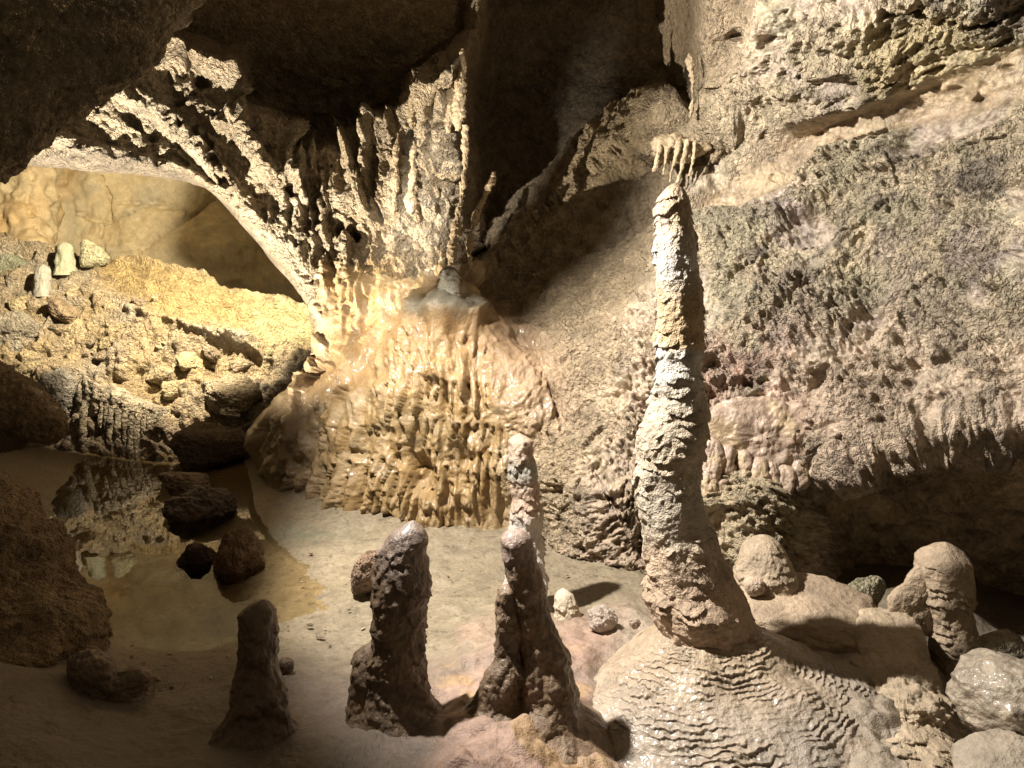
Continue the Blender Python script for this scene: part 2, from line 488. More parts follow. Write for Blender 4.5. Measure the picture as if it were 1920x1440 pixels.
    hc += teeth(U, V, arcs(880, 840, 5), 500, 950, 17, 120, .07, 40, 10, .5)
    hc += teeth(U, V, arcs(920, 760, 5), 490, 960, 16, 90, .05, 50, 11, .5)
    low = sstep(840, 900, V + 12 * rough)
    flc = fbm(np.stack([(840 + (U - 840) / (1 + .7 * (V - 520) / 600) + 6 * rough) / 24, V / 170, 0 * U], -1), 1.0, 3, 95)
    h += casc * (hc * .85 + .06 * flc + .008 * rough + .010 * bot1 + .006 * bot2) * (1 - sm)
    hol = fbm(np.stack([U / 75, V / 90, 0 * U], -1), 1., 2, 97)
    h -= casc * low * .14 * sstep(.10, .45, hol)
    h += sm * .02 * fbm(P, .1, 2, 98)

    # --- ribs, ridges, slits
    for pts, w, a in [
        ([(928, 325), (912, 360), (900, 385), (884, 410), (880, 470)], 9, .10),
        ([(205, 165), (300, 215), (390, 300), (430, 345)], 20, .10),
        ([(120, 262), (220, 290), (330, 318), (420, 372)], 16, .08),
        ([(432, 110), (428, 190), (455, 260), (500, 330)], 16, .12),
        ([(330, 90), (350, 170), (420, 240)], 20, .10),
        ([(540, 240), (530, 300), (570, 380)], 9, .09), ([(588, 262), (585, 310), (600, 350)], 8, .08),
        ([(640, 250), (660, 310), (690, 400)], 12, .12), ([(700, 240), (690, 330), (705, 420)], 12, .10),
        ([(745, 220), (755, 300), (750, 400)], 12, .09), ([(800, 300), (812, 340), (806, 400)], 14, .12), ([(830, 190), (826, 260), (832, 330)], 16, .12),
        ([(1500, 250), (1640, 190)], 14, .04), ([(560, 690), (600, 660), (590, 640)], 14, .06),
        ([(562, 700), (560, 760), (556, 820)], 9, .08), ([(598, 662), (640, 680), (660, 720)], 14, -.03),
    ]:
        h += rib(U, V, pts, np.array(w, float) if not np.isscalar(w) else w, a) * (1 + .35 * rough)
    rg = polydist(U, V, catmull([(1262, 215), (1190, 240), (1130, 285), (1060, 350), (990, 410), (930, 465), (900, 510)], 6), closed=False)
    rw = np.interp(rg[4], np.linspace(0, 1, 7), [40, 36, 30, 20, 20, 28, 26])
    rx = np.sqrt(np.clip(1 - ((rg[0] + 9 * rough) / rw) ** 2, 0, 1))
    h += rx * (.11 + .05 * bot1 + .03 * bot2 + .03 * rough)
    dome_b = np.exp(-(((U - 838) / 62) ** 2 + ((V - 592) / 36) ** 2) ** 1.5)
    h += .15 * dome_b
    slits = [([(1330, 575), (1440, 520), (1560, 480), (1690, 400)], 4, -.07), ([(1690, 600), (1790, 520), (1940, 440)], 5, -.08), ([(1560, 360), (1680, 340), (1800, 300), (1930, 260)], 5, -.07), ([(1340, 170), (1440, 130), (1560, 120)], 5, -.08), ([(1600, 560), (1620, 480), (1690, 420)], 4, -.05), ([(1700, 130), (1800, 110), (1930, 60)], 5, -.07), ([(1780, 700), (1850, 660), (1930, 650)], 5, -.07), ([(1070, 700), (1130, 640), (1190, 610)], 4, -.05),
             ([(1370, 742), (1430, 735), (1490, 738), (1545, 728), (1590, 690)], [3, 9, 8, 5, 3], -.16),
             ([(1590, 690), (1640, 640), (1690, 610)], 4, -.06), ([(1690, 700), (1730, 697)], 8, -.12), ([(1610, 731), (1640, 733)], 6, -.08),
             ([(1560, 292), (1620, 268), (1685, 245)], [5, 9, 8], -.14), ([(1830, 190), (1862, 160)], 8, -.12), ([(1500, 25), (1550, 15), (1570, 30)], 16, -.16),
             ([(1690, 0), (1790, 15), (1850, 30), (1900, 25)], 8, -.16), ([(1660, 790), (1720, 775), (1740, 765)], 4, -.06),
             ([(1540, 860), (1570, 830), (1600, 822)], 5, -.08), ([(1880, 590), (1920, 580)], 6, -.08), ([(1350, 60), (1390, 65)], 14, -.12), ([(1425, 75), (1480, 70)], 16, -.12),
             ([(1335, 80), (1380, 72)], 8, -.1), ([(1705, 310), (1715, 370), (1760, 420)], 6, -.05),
             ([(1095, 860), (1140, 820), (1165, 790)], 4, -.04), ([(1010, 905), (1060, 920)], 10, -.08),
             ([(640, 425), (655, 440)], 17, -.22), ([(610, 470), (612, 500)], 10, -.12), ([(520, 330), (545, 360)], 9, -.16),
             ([(400, 300), (425, 350)], 9, -.12), ([(230, 210), (290, 265)], [12, 10], -.14), ([(330, 235), (395, 270)], 8, -.10), ([(380, 160), (350, 140), (320, 150)], 12, -.14),
             ([(590, 650), (600, 690), (575, 720)], [10, 18, 8], -.20), ([(640, 750), (660, 740)], 12, -.10)]
    jag = 5.5 * fbm(np.stack([U / 16, V / 16, 0 * U], -1), 1., 3, 77)
    brk = sstep(-.35, .2, fbm(np.stack([U / 45, V / 45, 0 * U], -1), 1., 2, 78))
    for pts, w, a in slits:
        h += rib(U, V, pts, np.array(w, float) if not np.isscalar(w) else w, a, jag=jag) * brk
    for k in range(46):                                         # pink botryoidal lobes along the lip over the slit and small pits
        rr = random.Random(900 + k)
        cu = rr.uniform(1340, 1900); cv = rr.uniform(60, 760); d2 = (U - cu) ** 2 / rr.uniform(.6, 2.2) + (V - cv) ** 2 * rr.uniform(.8, 2.0)
        h -= rr.uniform(.01, .05) * np.exp(-(d2 / rr.uniform(5, 13) ** 2) ** 1.6)

    # smooth ceiling and edge roll
    h *= np.where(dark_top > 0, 1 - .45 * dark_top * (1 - right_w), 1)
    P2 = P + N * h[..., None]

    # rim of the arch: stop at the traced edge and turn back into depth
    d, bu, bv, ins, _ = polydist(U, V, OPENING)
    edge = np.where(~ins, d, 0)
    roll = np.clip(1 - edge / 28, 0, 1)
    dirv = W(U, V, np.ones_like(U)) - np.array([0, 0, CAMZ])
    P2 = np.where(ins[..., None], P2, P2 + dirv * (.22 * (1 - np.sqrt(np.clip(1 - roll ** 2, 0, 1))))[..., None])
    jit = 3.5 * fbm(np.stack([bu / 16, bv / 16, 0 * bu], -1), 1., 3, 101)
    Tb = tps(ctrl, bu, bv) + .22 + d * .008
    Pin = W(bu + jit, bv + jit, Tb)
    P2 = np.where((ins & (d < 80))[..., None], Pin, P2)
    keep = ~(ins & (d >= 40))

    # --- colours
    n1 = fbm(P, .5, 3, 200); n2 = fbm(P, .16, 3, 210); n3 = fbm(P, .05, 2, 220)
    C = np.broadcast_to(BEIGE * .92, P.shape).copy()
    C = mixc(C, np.array((.44, .38, .285)), arch_w * np.clip(.65 + .4 * n1, 0, 1))
    C = mixc(C, PALE, ribs_w * np.clip(.35 + .5 * n2, 0, 1))
    wr = right_w * np.clip(1 - casc, 0, 1)
    C = mixc(C, np.array((.46, .38, .265)), wr)
    C = mixc(C, np.array((.27, .225, .17)), wr * sstep(.05, .45, n1 + .4 * n2))
    C = mixc(C, np.array((.38, .31, .265)), wr * sheen * .55)
    C = mixc(C, np.array((.33, .27, .25)), wr * sstep(.0, .4, fbm(P, .45, 3, 231)) * sstep(250, 450, V) * .5)
    C = mixc(C, np.array((.50, .42, .28)), wr * sstep(.15, .5, fbm(P, .3, 4, 232)) * .6)
    C = mixc(C, np.array((.36, .32, .22)), wr * sstep(.0, .5, fbm(P, .35, 3, 230)) * .7)
    C = mixc(C, PINK * 1.05, wr * np.exp(-((U - 1400) / 230) ** 2) * sstep(560, 760, V + 60 * n1) * np.clip(.5 + .8 * n2, 0, 1))
    C = mixc(C, np.array((.47, .37, .28)), wr * sstep(540, 740, V + 60 * n1) * sstep(1400, 1600, U) * .75)
    C = mixc(C, np.array((.50, .42, .27)), inside_w(U, V, [(1310, 890), (1500, 890), (1490, 1010), (1400, 1080), (1330, 1060)], 25) * .8)
    C = mixc(C, np.array((.44, .36, .20)), wr * sstep(20, 110, 160 - np.hypot((U - 1770) / 1.4, V - 90)) * .8)
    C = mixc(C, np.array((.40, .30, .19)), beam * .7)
    C = mixc(C, np.array((.42, .325, .225)), mid_w * np.clip(.45 + .6 * n1, 0, 1))
    cc = mixc(np.broadcast_to(np.array((.27, .175, .072)), P.shape), np.array((.31, .24, .14)), np.clip(.25 + .6 * n2 + .3 * n3, 0, 1))
    cc = mixc(cc, np.array((.30, .185, .085)), sstep(560, 640, V) * (1 - sstep(700, 760, V)) * .6)
    cc = mixc(cc, np.array((.24, .155, .065)), low * .55)
    cc = mixc(cc, np.array((.24, .18, .115)), (1 - sstep(520, 680, U)) * .75)
    C = mixc(C, cc, casc)
    C = mixc(C, np.array((.29, .20, .125)), sm * .85)
    dome = np.exp(-(((U - 838) / 62) ** 2 + ((V - 588) / 30) ** 2) ** 2)
    C = mixc(C, np.array((.17, .155, .115)), dome)
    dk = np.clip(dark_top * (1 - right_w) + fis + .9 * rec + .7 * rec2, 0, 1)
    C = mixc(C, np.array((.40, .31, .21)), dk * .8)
    C = mixc(C, np.array((.50, .37, .22)), under * .85)  # cavity under the ledge lightened to make up for weak bounce light
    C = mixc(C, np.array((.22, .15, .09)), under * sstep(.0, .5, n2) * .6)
    C = C * ((1 + .12 * np.clip(wr + mid_w, 0, 1) * (1 - casc)) * (1 - .30 * sheen * (1 - casc)))[..., None]
    C = mixc(C, np.array((.18, .15, .12)), sstep(.45, .8, n3) * .4 * np.ones(U.shape))
    global WALL_AT
    WALL_AT = lambda u, v: P2[np.clip(np.searchsorted(va, v), 0, len(va) - 1), np.clip(np.searchsorted(ua, u), 0, len(ua) - 1)]
    C = mixc(C, np.array((.19, .16, .125)), inside_w(U, V, [(-100, 420), (60, 290), (150, 268), (260, 292), (345, 322), (420, 372), (470, 430), (530, 500), (580, 570), (590, 600), (560, 590), (450, 450), (380, 380), (300, 380), (0, 400)], 10) * .8)  # grey underside rock; rim darkened as well to tame the low lamp's glow
    nv, nu = U.shape
    Fq = quads(nv, nu)
    kf = keep.ravel()[Fq].all(1); Fq = Fq[kf]
    fu = (U + 22 * fbm(np.stack([U / 50, V / 50, 0 * U], -1), 1., 3, 888)).ravel()[Fq].mean(1); fv = (V + 22 * fbm(np.stack([U / 50, V / 50, 0 * U + 9], -1), 1., 3, 889)).ravel()[Fq].mean(1)
    Vv = P2.reshape(-1, 3); Cc = C.reshape(-1, 3)

    def infa(poly): return polydist(fu, fv, catmull(poly, 4, True))[3]
    ic = infa([(590, 520), (640, 500), (720, 520), (800, 505), (870, 500), (905, 560), (960, 600), (1010, 660), (1040, 730), (1000, 800), (955, 840), (950, 940), (955, 1140), (440, 1140), (440, 780), (560, 690), (590, 640)])
    iceil = (~ic) & (fv < np.interp(fu, [-450, 100, 215, 325, 432, 470, 560, 690, 790, 870, 960, 1150, 1290, 1330, 1450, 2500], [420, 250, 150, 72, 112, 205, 275, 235, 155, 95, 100, 70, 60, 10, -30, -60]))
    iarch = (~ic) & (~iceil) & (fu < np.interp(fv, [0, 100, 480, 600], [890, 890, 905, 900])) & (fv < 720)
    iw = ~(ic | iceil | iarch)
    idome = ic & polydist(fu, fv, catmull([(812, 560), (870, 560), (895, 600), (905, 640), (770, 640), (785, 600)], 5, True))[3]
    o = sub_mesh('cave_wall_and_blockers', Vv, Fq[iw], M_DRY, Cc, sheen=sheen.ravel()); tag(o, kind='structure')
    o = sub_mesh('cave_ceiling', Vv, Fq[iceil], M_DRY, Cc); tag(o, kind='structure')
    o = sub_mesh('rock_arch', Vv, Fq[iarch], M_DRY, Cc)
    tag(o, 'pale knobbly rock arch with fluted ribs, curving over the opening to the lit chamber', 'rock arch')
    o = sub_mesh('flowstone_cascade', Vv, Fq[ic & ~idome], M_WET, Cc)
    tag(o, 'honey coloured flowstone cascade in tiers of dripping curtains at the pool edge', 'flowstone')
    sub_mesh('dome', Vv, Fq[idome], M_WET, Cc, o)
    return o


CASCADE = build_wall()


# ------------------------------------------------------------------ floor, pool, rubble slope, far chamber
def z_sheet(U, V, Z):
    b = (720 - V) / F
    return W(U, V, (CAMZ - Z) / (SP - b * CP))


def build_floor():
    ua = axis(-500, 2400, -20, 1940, 2.4, 14); va = axis(815, 3200, 815, 1460, 2.2, 24)
    U, V = np.meshgrid(ua, va)
    ctrl = [(300, 1100, -.10), (250, 1000, -.12), (400, 1150, -.07), (440, 1060, -.07), (200, 1140, -.03), (350, 900, -.10), (200, 930, -.06), (100, 860, .03), (420, 860, -.05), (-100, 900, .1),
            (180, 1190, .02), (260, 1222, .006), (350, 1228, .006), (470, 1198, .006), (600, 1150, .002), (500, 955, .02), (545, 1040, .0), (600, 960, .06), (800, 1000, .04),
            (700, 1040, .022), (700, 1150, .02), (900, 1060, .02), (1100, 1110, .02), (650, 1230, .03), (850, 1180, .05), (1000, 1000, .03), (1150, 1060, .03),
            (450, 1290, .07), (300, 1290, .06), (740, 1300, .12), (600, 1350, .13), (1000, 1300, .15), (950, 1400, .22), (700, 1440, .18), (400, 1440, .18), (150, 1440, .28),
            (0, 1300, .25), (40, 1220, .15), (-200, 1100, .2), (1130, 1190, .07), (1080, 1440, .12), (1300, 1300, .12), (1500, 1440, .10), (1600, 1250, .18), (1800, 1300, -.08),
            (1900, 1440, .0), (1750, 1440, .10), (1450, 1100, .10), (1700, 1150, .06), (1870, 1160, -.25), (2300, 1300, 0.), (1600, 1100, -.1), (1300, 1000, 0), (1800, 1000, -.3),
            (0, 1800, .3), (960, 1800, .25), (1900, 1800, .1), (960, 3200, .2), (-500, 3200, .2), (2400, 3200, .1), (-500, 1500, .4), (-500, 820, .4), (500, 815, .1), (1500, 815, 0), (2400, 815, 0)]
    Z = tps(ctrl, U, V)
    P = z_sheet(U, V, Z)
    front = sstep(1195, 1300, V + .12 * (U - 900) * (U > 900))
    lump = inside_w(U, V, [(800, 1260), (900, 1230), (1080, 1240), (1180, 1400), (1200, 1500), (760, 1500), (830, 1400)], 40)
    wet = inside_w(U, V, [(860, 1180), (930, 1150), (1100, 1160), (1180, 1130), (1250, 1200), (1100, 1260), (860, 1250)], 25)
    sand = 1 - np.clip(front + wet, 0, 1)
    Q = P * np.array([1, 1, 0]) + .02 * fbm(P, .1, 2, 3)[..., None]
    h = .004 * fbm(Q, .35, 3, 302) * np.exp(-(Z / .05) ** 2) * (U < 720) + sand * (.004 * fbm(Q, .2, 4, 300) + .0025 * fbm(Q, .03, 2, 301))
    h += front * (.03 * fbm(Q, .45, 3, 310) + .006 * fbm(Q, .09, 4, 311, .6))
    h += lump * (.035 * fbm(Q, .16, 3, 320) + .022 * (1 - worley(Q, .11, 9)))
    h += wet * (.03 + .018 * (1 - worley(Q, .06, 11)) + .02 * fbm(Q, .15, 3, 330))
    right = sstep(1550, 1650, U) * sstep(1180, 1260, V)
    h += right * (.07 * fbm(Q, .25, 4, 340) + .03 * (1 - worley(Q, .14, 15)))
    h -= .006 * sstep(.55, .8, fbm(Q, .05, 2, 350)) * sand * (Z > 0)
    P[..., 2] += h
    C = np.broadcast_to(SAND, P.shape).copy()
    n = fbm(Q, .3, 3, 360); n2 = fbm(Q, .05, 2, 365)
    C = mixc(C, SAND * np.array((.8, .78, .72)), np.clip(.5 + .8 * n, 0, 1) * .6)
    C = mixc(C, SAND * .45, sstep(.35, .7, n2 + .5 * fbm(Q, .015, 2, 366)) * sand * .7)
    C = mixc(C, np.array((.20, .21, .15)), sand * np.exp(-(((U - 540) / 90) ** 2 + ((V - 1000) / 16) ** 2)) * np.clip(.6 + 1.2 * n2, 0, 1))
    C = C * (1 + .6 * ((1 - sstep(560, 720, U + .6 * (V - 1100))) * sstep(1000, 1060, V) * (1 - sstep(1200, 1240, V))))[..., None]  # near pool bed lightened in place of lamp spill it doesn't get
    C = mixc(C, np.array((.13, .10, .08)), front * .85)  # front floor darkened to paint in shade that the ambient fill lifts
    C = mixc(C, PINK * .68, np.clip(lump + wet * .8, 0, 1) * np.clip(.7 + .7 * n, 0, 1))
    C = mixc(C, np.array((.32, .21, .10)), lump * sstep(.1, .5, fbm(Q, .2, 3, 370)) * .7)
    C = mixc(C, np.array((.31, .26, .20)), sstep(1120, 1200, U) * sstep(1100, 1180, V) * .8)
    C = mixc(C, np.array((.20, .15, .09)), sstep(960, 900, V) * (1 - sstep(480, 560, U)) * .6)
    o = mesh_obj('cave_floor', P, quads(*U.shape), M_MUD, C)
    tag(o, kind='structure')


build_floor()


def build_water():
    m = bpy.data.materials.new('still_water'); m.use_nodes = True
    nt = m.node_tree; N = nt.nodes; L = nt.links
    N.remove(N["Principled BSDF"])
    out = N["Material Output"]
    tr = N.new('ShaderNodeBsdfTransparent'); tr.inputs[0].default_value = (.94, .88, .74, 1)
    gl = N.new('ShaderNodeBsdfGlossy'); gl.inputs['Roughness'].default_value = .012
    fr = N.new('ShaderNodeFresnel'); fr.inputs[0].default_value = 1.5
    geo = N.new('ShaderNodeNewGeometry')
    no = N.new('ShaderNodeTexNoise'); no.inputs['Scale'].default_value = 5; no.inputs['Detail'].default_value = 2
    L.new(geo.outputs['Position'], no.inputs['Vector'])
    bp = N.new('ShaderNodeBump'); bp.inputs['Strength'].default_value = .04; bp.inputs['Distance'].default_value = .02
    L.new(no.outputs['Fac'], bp.inputs['Height'])
    L.new(bp.outputs[0], gl.inputs['Normal']); L.new(bp.outputs[0], fr.inputs['Normal'])
    mx = N.new('ShaderNodeMixShader')
    L.new(fr.outputs[0], mx.inputs[0]); L.new(tr.outputs[0], mx.inputs[1]); L.new(gl.outputs[0], mx.inputs[2])
    L.new(mx.outputs[0], out.inputs['Surface'])
    V = [(-6, 2.5, 0), (-.6, 2.5, 0), (-.6, 6.9, 0), (-6, 6.9, 0)]
    o = mesh_obj('pool_water', V, [[0, 1, 2, 3]], m)
    tag(o, kind='structure')


build_water()


def build_rubble():
    ua = axis(-500, 760, -20, 700, 2.0, 10); va = axis(440, 960, 440, 900, 2.0, 10)
    U, V = np.meshgrid(ua, va)
    top = catmull([(-500, 430), (-100, 440), (0, 452), (60, 470), (130, 482), (190, 500), (240, 484), (270, 488), (300, 498), (350, 512), (385, 520), (405, 532), (420, 545), (480, 556), (540, 566), (600, 590), (760, 620)], 6)
    ctrl = [(-400, 450, 7.9), (0, 470, 8.15), (200, 500, 8.3), (300, 500, 8.25), (450, 550, 8.15), (580, 600, 7.85), (700, 640, 7.75), (0, 600, 7.6), (200, 600, 7.7), (350, 600, 7.6), (480, 620, 7.6), (540, 680, 7.4),
            (0, 700, 7.15), (150, 720, 7.25), (300, 740, 7.22), (450, 720, 7.25), (560, 740, 7.25), (300, 790, 7.03), (450, 790, 7.0), (100, 800, 7.0), (300, 860, 6.9), (450, 860, 6.9), (0, 860, 6.85), (300, 950, 6.85), (700, 860, 6.9), (-400, 800, 6.75)]
    tv = np.interp(U, top[:, 0], top[:, 1]) + 4 * fbm(np.stack([U / 18, 0 * U, 0 * U], -1), 1., 3, 400)
    over = np.clip(tv - V, 0, None)
    Ve = np.maximum(V, tv)
    T = tps(ctrl, U, Ve) + over * .03
    P = W(U, Ve, T)
    N = np.array([.1, -.75, .65]); N = N / np.linalg.norm(N)
    Q = P + .12 * np.stack([fbm(P, .4, 2, 411), fbm(P, .4, 2, 412), fbm(P, .4, 2, 413)], -1)
    w1 = worley(Q, .34, 21); w2 = worley(Q, .15, 22); w3 = worley(P, .06, 23)
    b1 = np.sqrt(np.clip(1 - w1 ** 2, 0, 1)); b2 = np.sqrt(np.clip(1 - w2 ** 2, 0, 1)); b3 = np.sqrt(np.clip(1 - w3 ** 2, 0, 1))
    yel = inside_w(U, V, [(200, 480), (300, 490), (420, 540), (590, 590), (590, 650), (500, 640), (400, 620), (330, 610), (230, 560), (190, 520)], 25)
    strata = fbm(np.stack([(U + V) / 120, (V - .38 * U) / 20, 0 * U], -1), 1., 3, 420)
    h = (1 - yel) * (.16 * (1 - w1) + .09 * (1 - w2) + .035 * (1 - w3) + .05 * fbm(Q, .3, 3, 425) + .03 * fbm(Q, .08, 3, 426, .6)) + yel * (.08 * strata + .04 * (1 - w2) + .035 * fbm(Q, .2, 4, 427) + .02 * b3)
    h += .035 * strata * sstep(350, 450, U)
    for k, (v0, u0, u1) in enumerate([(565, 380, 500), (590, 230, 420), (650, 400, 540), (640, 380, 500)]):
        lip = v0 + .33 * (U - u0) + 9 * fbm(np.stack([U / 40, 0 * U, 0 * U], -1), 1., 2, 430 + k)
        e = sstep(u0 - 10, u0 + 25, U) * (1 - sstep(u1 - 25, u1 + 10, U))
        d = V - lip
        h += e * .10 * np.where(d < 0, np.exp(d / 22), np.exp(-d / 5.0))
    h = h * np.clip(1 - over / 14, 0, 1)
    P = P + N * h[..., None]
    n = fbm(P, .5, 3, 440); n2 = fbm(P, .15, 3, 441)
    C = np.broadcast_to(np.array((.42, .32, .18)), P.shape).copy()
    C = mixc(C, GREY, np.clip(.3 + .8 * n, 0, 1) * (1 - yel) * .8)
    C = mixc(C, np.array((.44, .32, .14)), yel * .9)
    C = mixc(C, np.array((.46, .42, .22)), yel * sstep(430, 520, U))
    C = mixc(C, np.array((.25, .17, .10)), sstep(.3, .7, n2) * .5)
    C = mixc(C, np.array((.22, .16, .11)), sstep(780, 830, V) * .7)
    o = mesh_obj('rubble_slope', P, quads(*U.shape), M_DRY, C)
    tag(o, kind='structure')


build_rubble()


def build_chamber():
    ua = axis(-700, 900, -20, 640, 3, 16); va = axis(-100, 760, 240, 620, 3, 16)
    U, V = np.meshgrid(ua, va)
    ctrl = [(-700, 300, 8.5), (0, 300, 9.9), (0, 480, 9.6), (90, 330, 10.0), (90, 470, 9.8), (140, 330, 11.0), (140, 460, 10.9), (300, 330, 11.4), (300, 470, 11.2), (400, 360, 11.9), (400, 480, 11.5), (480, 500, 12.2),
            (600, 560, 12.4), (900, 500, 12), (300, 760, 11), (0, 760, 9.5), (900, 760, 12), (-700, -100, 7), (300, -100, 8.5), (900, -100, 9), (300, 150, 10.3)]
    T = tps(ctrl, U, V)
    P = W(U, V, T)
    N = grid_normals(blur(P, 4)); N *= np.where((N * (P - np.array([0, 0, CAMZ]))).sum(-1, keepdims=True) > 0, -1, 1)
    lft = 1 - sstep(95, 150, U + .2 * (V - 400))
    h = .12 * fbm(P, 1.2, 3, 500) + .05 * fbm(P, .5, 4, 501, ridged=True) * (.35 + lft) + .05 * lft * fbm(P, .2, 4, 502) + .025 * fbm(P, .3, 4, 503, .6) + .05 * fbm(P, .8, 3, 504, ridged=True)
    pts = [(120, 400), (112, 330), (135, 440), (105, 480)]
    h -= rib(U, V, [(95, 320), (118, 380), (122, 430), (100, 480)], 10, .15)
    jg = 5 * fbm(np.stack([U / 20, V / 20, 0 * U], -1), 1., 3, 77)
    for pts_ in [[(190, 330), (215, 390), (190, 440), (205, 490)], [(230, 385), (290, 380), (350, 395)], [(60, 330), (50, 400), (70, 450)], [(270, 470), (330, 430), (395, 380)], [(140, 400), (200, 420), (260, 405)]]:
        h -= rib(U, V, pts_, 3.5, .10, jag=jg)
    h -= rib(U, V, [(400, 360), (350, 420), (270, 465), (200, 478)], 4, .05)
    h += .08 * sstep(-8, 8, (V - 395) - .45 * (300 - U) * -1 * .3) * sstep(180, 260, U)
    P = P + N * h[..., None]
    C = np.broadcast_to(np.array((.66, .55, .34)), P.shape).copy()
    n = fbm(P, .9, 4, 510)
    C = mixc(C, np.array((.60, .42, .20)), np.clip(lft * (.6 + .8 * n), 0, 1))
    C = mixc(C, np.array((.46, .42, .30)), sstep(.0, .5, n) * (1 - lft) * .7)
    o = mesh_obj('chamber_wall', P, quads(*U.shape), M_SMOOTH, C)
    tag(o, kind='structure')


build_chamber()


# ------------------------------------------------------------------ builders for single formations
def column(name, prof, t, mat, seed, layer=.045, lamp=.012, amp=.012, fine=.005, col=None, seg=200, dz=.006, parent=None, flat=1.0, lean=0.0, top_round=True, lump=0.0, cfun=None):
    """a stalagmite or stalactite: horizontal rings about a traced centre line (u, v, half width in px)"""
    p = np.asarray(prof, float)
    tt = t + lean * np.linspace(0, 1, len(p)) if np.isscalar(t) else np.asarray(t, float)
    ctr = W(p[:, 0], p[:, 1], tt); rad = p[:, 2] / F * tt
    cr = catmull(np.c_[ctr, rad], 14)
    L = np.r_[0, np.cumsum(np.linalg.norm(np.diff(cr[:, :3], axis=0), axis=1))]
    n = max(int(L[-1] / dz), 12)
    s = np.linspace(0, L[-1], n)
    c = np.stack([np.interp(s, L, cr[:, k]) for k in range(4)], -1)
    r = np.maximum(c[:, 3], 0)
    if top_round:
        e = r[min(np.searchsorted(s, r.max() * .6), n - 1)]
        r = r * np.sqrt(np.clip(1 - np.clip(1 - s / max(e * .8, 1e-4), 0, 1) ** 2, 0, 1))
    th = np.linspace(0, 2 * pi, seg, endpoint=False)
    cx, sx = np.cos(th), np.sin(th)
    X = c[:, None, 0] + r[:, None] * cx; Y = c[:, None, 1] + r[:, None] * sx * flat; Z = np.broadcast_to(c[:, None, 2], X.shape).copy()
    P = np.stack([X, Y, Z], -1)
    D = np.stack(np.broadcast_arrays(cx[None], sx[None], np.zeros_like(X)), -1)
    w = np.clip(r / (r.max() * .35 + 1e-6), 0, 1)[:, None]
    q = Z / layer + .9 * fbm(P, .16, 3, seed) + .35 * fbm(P, .05, 2, seed + 3)
    fr = q - np.floor(q); lay = hash1(np.floor(q), seed)
    sa = (1 - fr) ** 1.5 * (.25 + 1.1 * lay) * sstep(-.25, .25, fbm(P, .12, 2, seed + 7))
    h = lamp * (sa - .25) + amp * fbm(P, .12, 4, seed + 11, .55) + fine * fbm(P, .022, 3, seed + 17, .6)
    if lump: h = h + lump * (np.sqrt(np.clip(1 - worley(P, .12, seed) ** 2, 0, 1)) - .6)
    P = P + D * (h * w)[..., None]
    P[..., 2] -= (.5 * lamp * sa * w)
    C = np.broadcast_to(np.asarray(col if col is not None else BEIGE), P.shape).copy()
    nz = fbm(P, .10, 3, seed + 23)
    C = C * (1 + .22 * nz)[..., None]
    if cfun is not None: C = cfun(C, P, np.broadcast_to(np.interp(s, L, np.interp(np.arange(len(cr)) / 14., np.arange(len(p)), p[:, 1]))[:, None], X.shape), th[None], nz)
    C = np.clip(C, .01, .95)
    return mesh_obj(name, P, quads(n, seg, True)[:, ::-1], mat, C, parent)


def rock(name, poly, t, front, back, mat, seed, amp=.02, scale=.15, fine=.006, col=BEIGE, box=1.0, m=None, rings=None, tilt=0.0, lump=0., parent=None, cfun=None, teeth_amp=0):
    """a rock with a traced outline, its own distance and a real thickness before and behind"""
    B = catmull(poly, 10, True)
    L = np.r_[0, np.cumsum(np.linalg.norm(np.diff(np.r_[B, B[:1]], axis=0), axis=1))]
    m = m or int(np.clip(L[-1] / 2.0, 60, 700)); s = np.linspace(0, L[-1], m, endpoint=False)
    B = np.stack([np.interp(s, L, np.r_[B[:, k], B[:1, k]]) for k in (0, 1)], -1)
    c = B.mean(0)
    rings = rings or int(np.clip(np.linalg.norm(B - c, axis=1).max() / 1.2, 30, 260))
    ph = np.linspace(.02, pi - .02, rings)
    r = np.sin(ph) ** 1.0; k = np.cos(ph)
    k = np.sign(k) * np.abs(k) ** box
    UV = c + r[:, None, None] * (B - c)
    dep = np.where(k > 0, front * k, back * k)[:, None]
    T = t - dep + tilt * (UV[..., 1] - c[1]) / 100.
    P = W(UV[..., 0], UV[..., 1], T)
    ce = W(c[0], c[1], t + (back - front) * .3)
    D = P - ce; D /= np.maximum(np.linalg.norm(D, axis=-1, keepdims=True), 1e-6)
    h = amp * fbm(P, scale, 4, seed, .55) + fine * fbm(P, scale * .2, 3, seed + 9, .6)
    if lump: h = h + lump * (np.sqrt(np.clip(1 - worley(P, scale * .6, seed) ** 2, 0, 1)) - .6)
    if teeth_amp: h = h + teeth_amp * fbm(np.stack([UV[..., 0] / 9, UV[..., 1] / 90, 0 * T], -1), 1., 2, seed + 4)
    P = P + D * h[..., None]
    nz = fbm(P, scale, 3, seed + 31)
    C = np.broadcast_to(np.asarray(col), P.shape) * (1 + .25 * nz)[..., None]
    if cfun is not None: C = cfun(C, P, UV, nz)
    return mesh_obj(name, P, quads(rings, m, True), mat, C, parent)


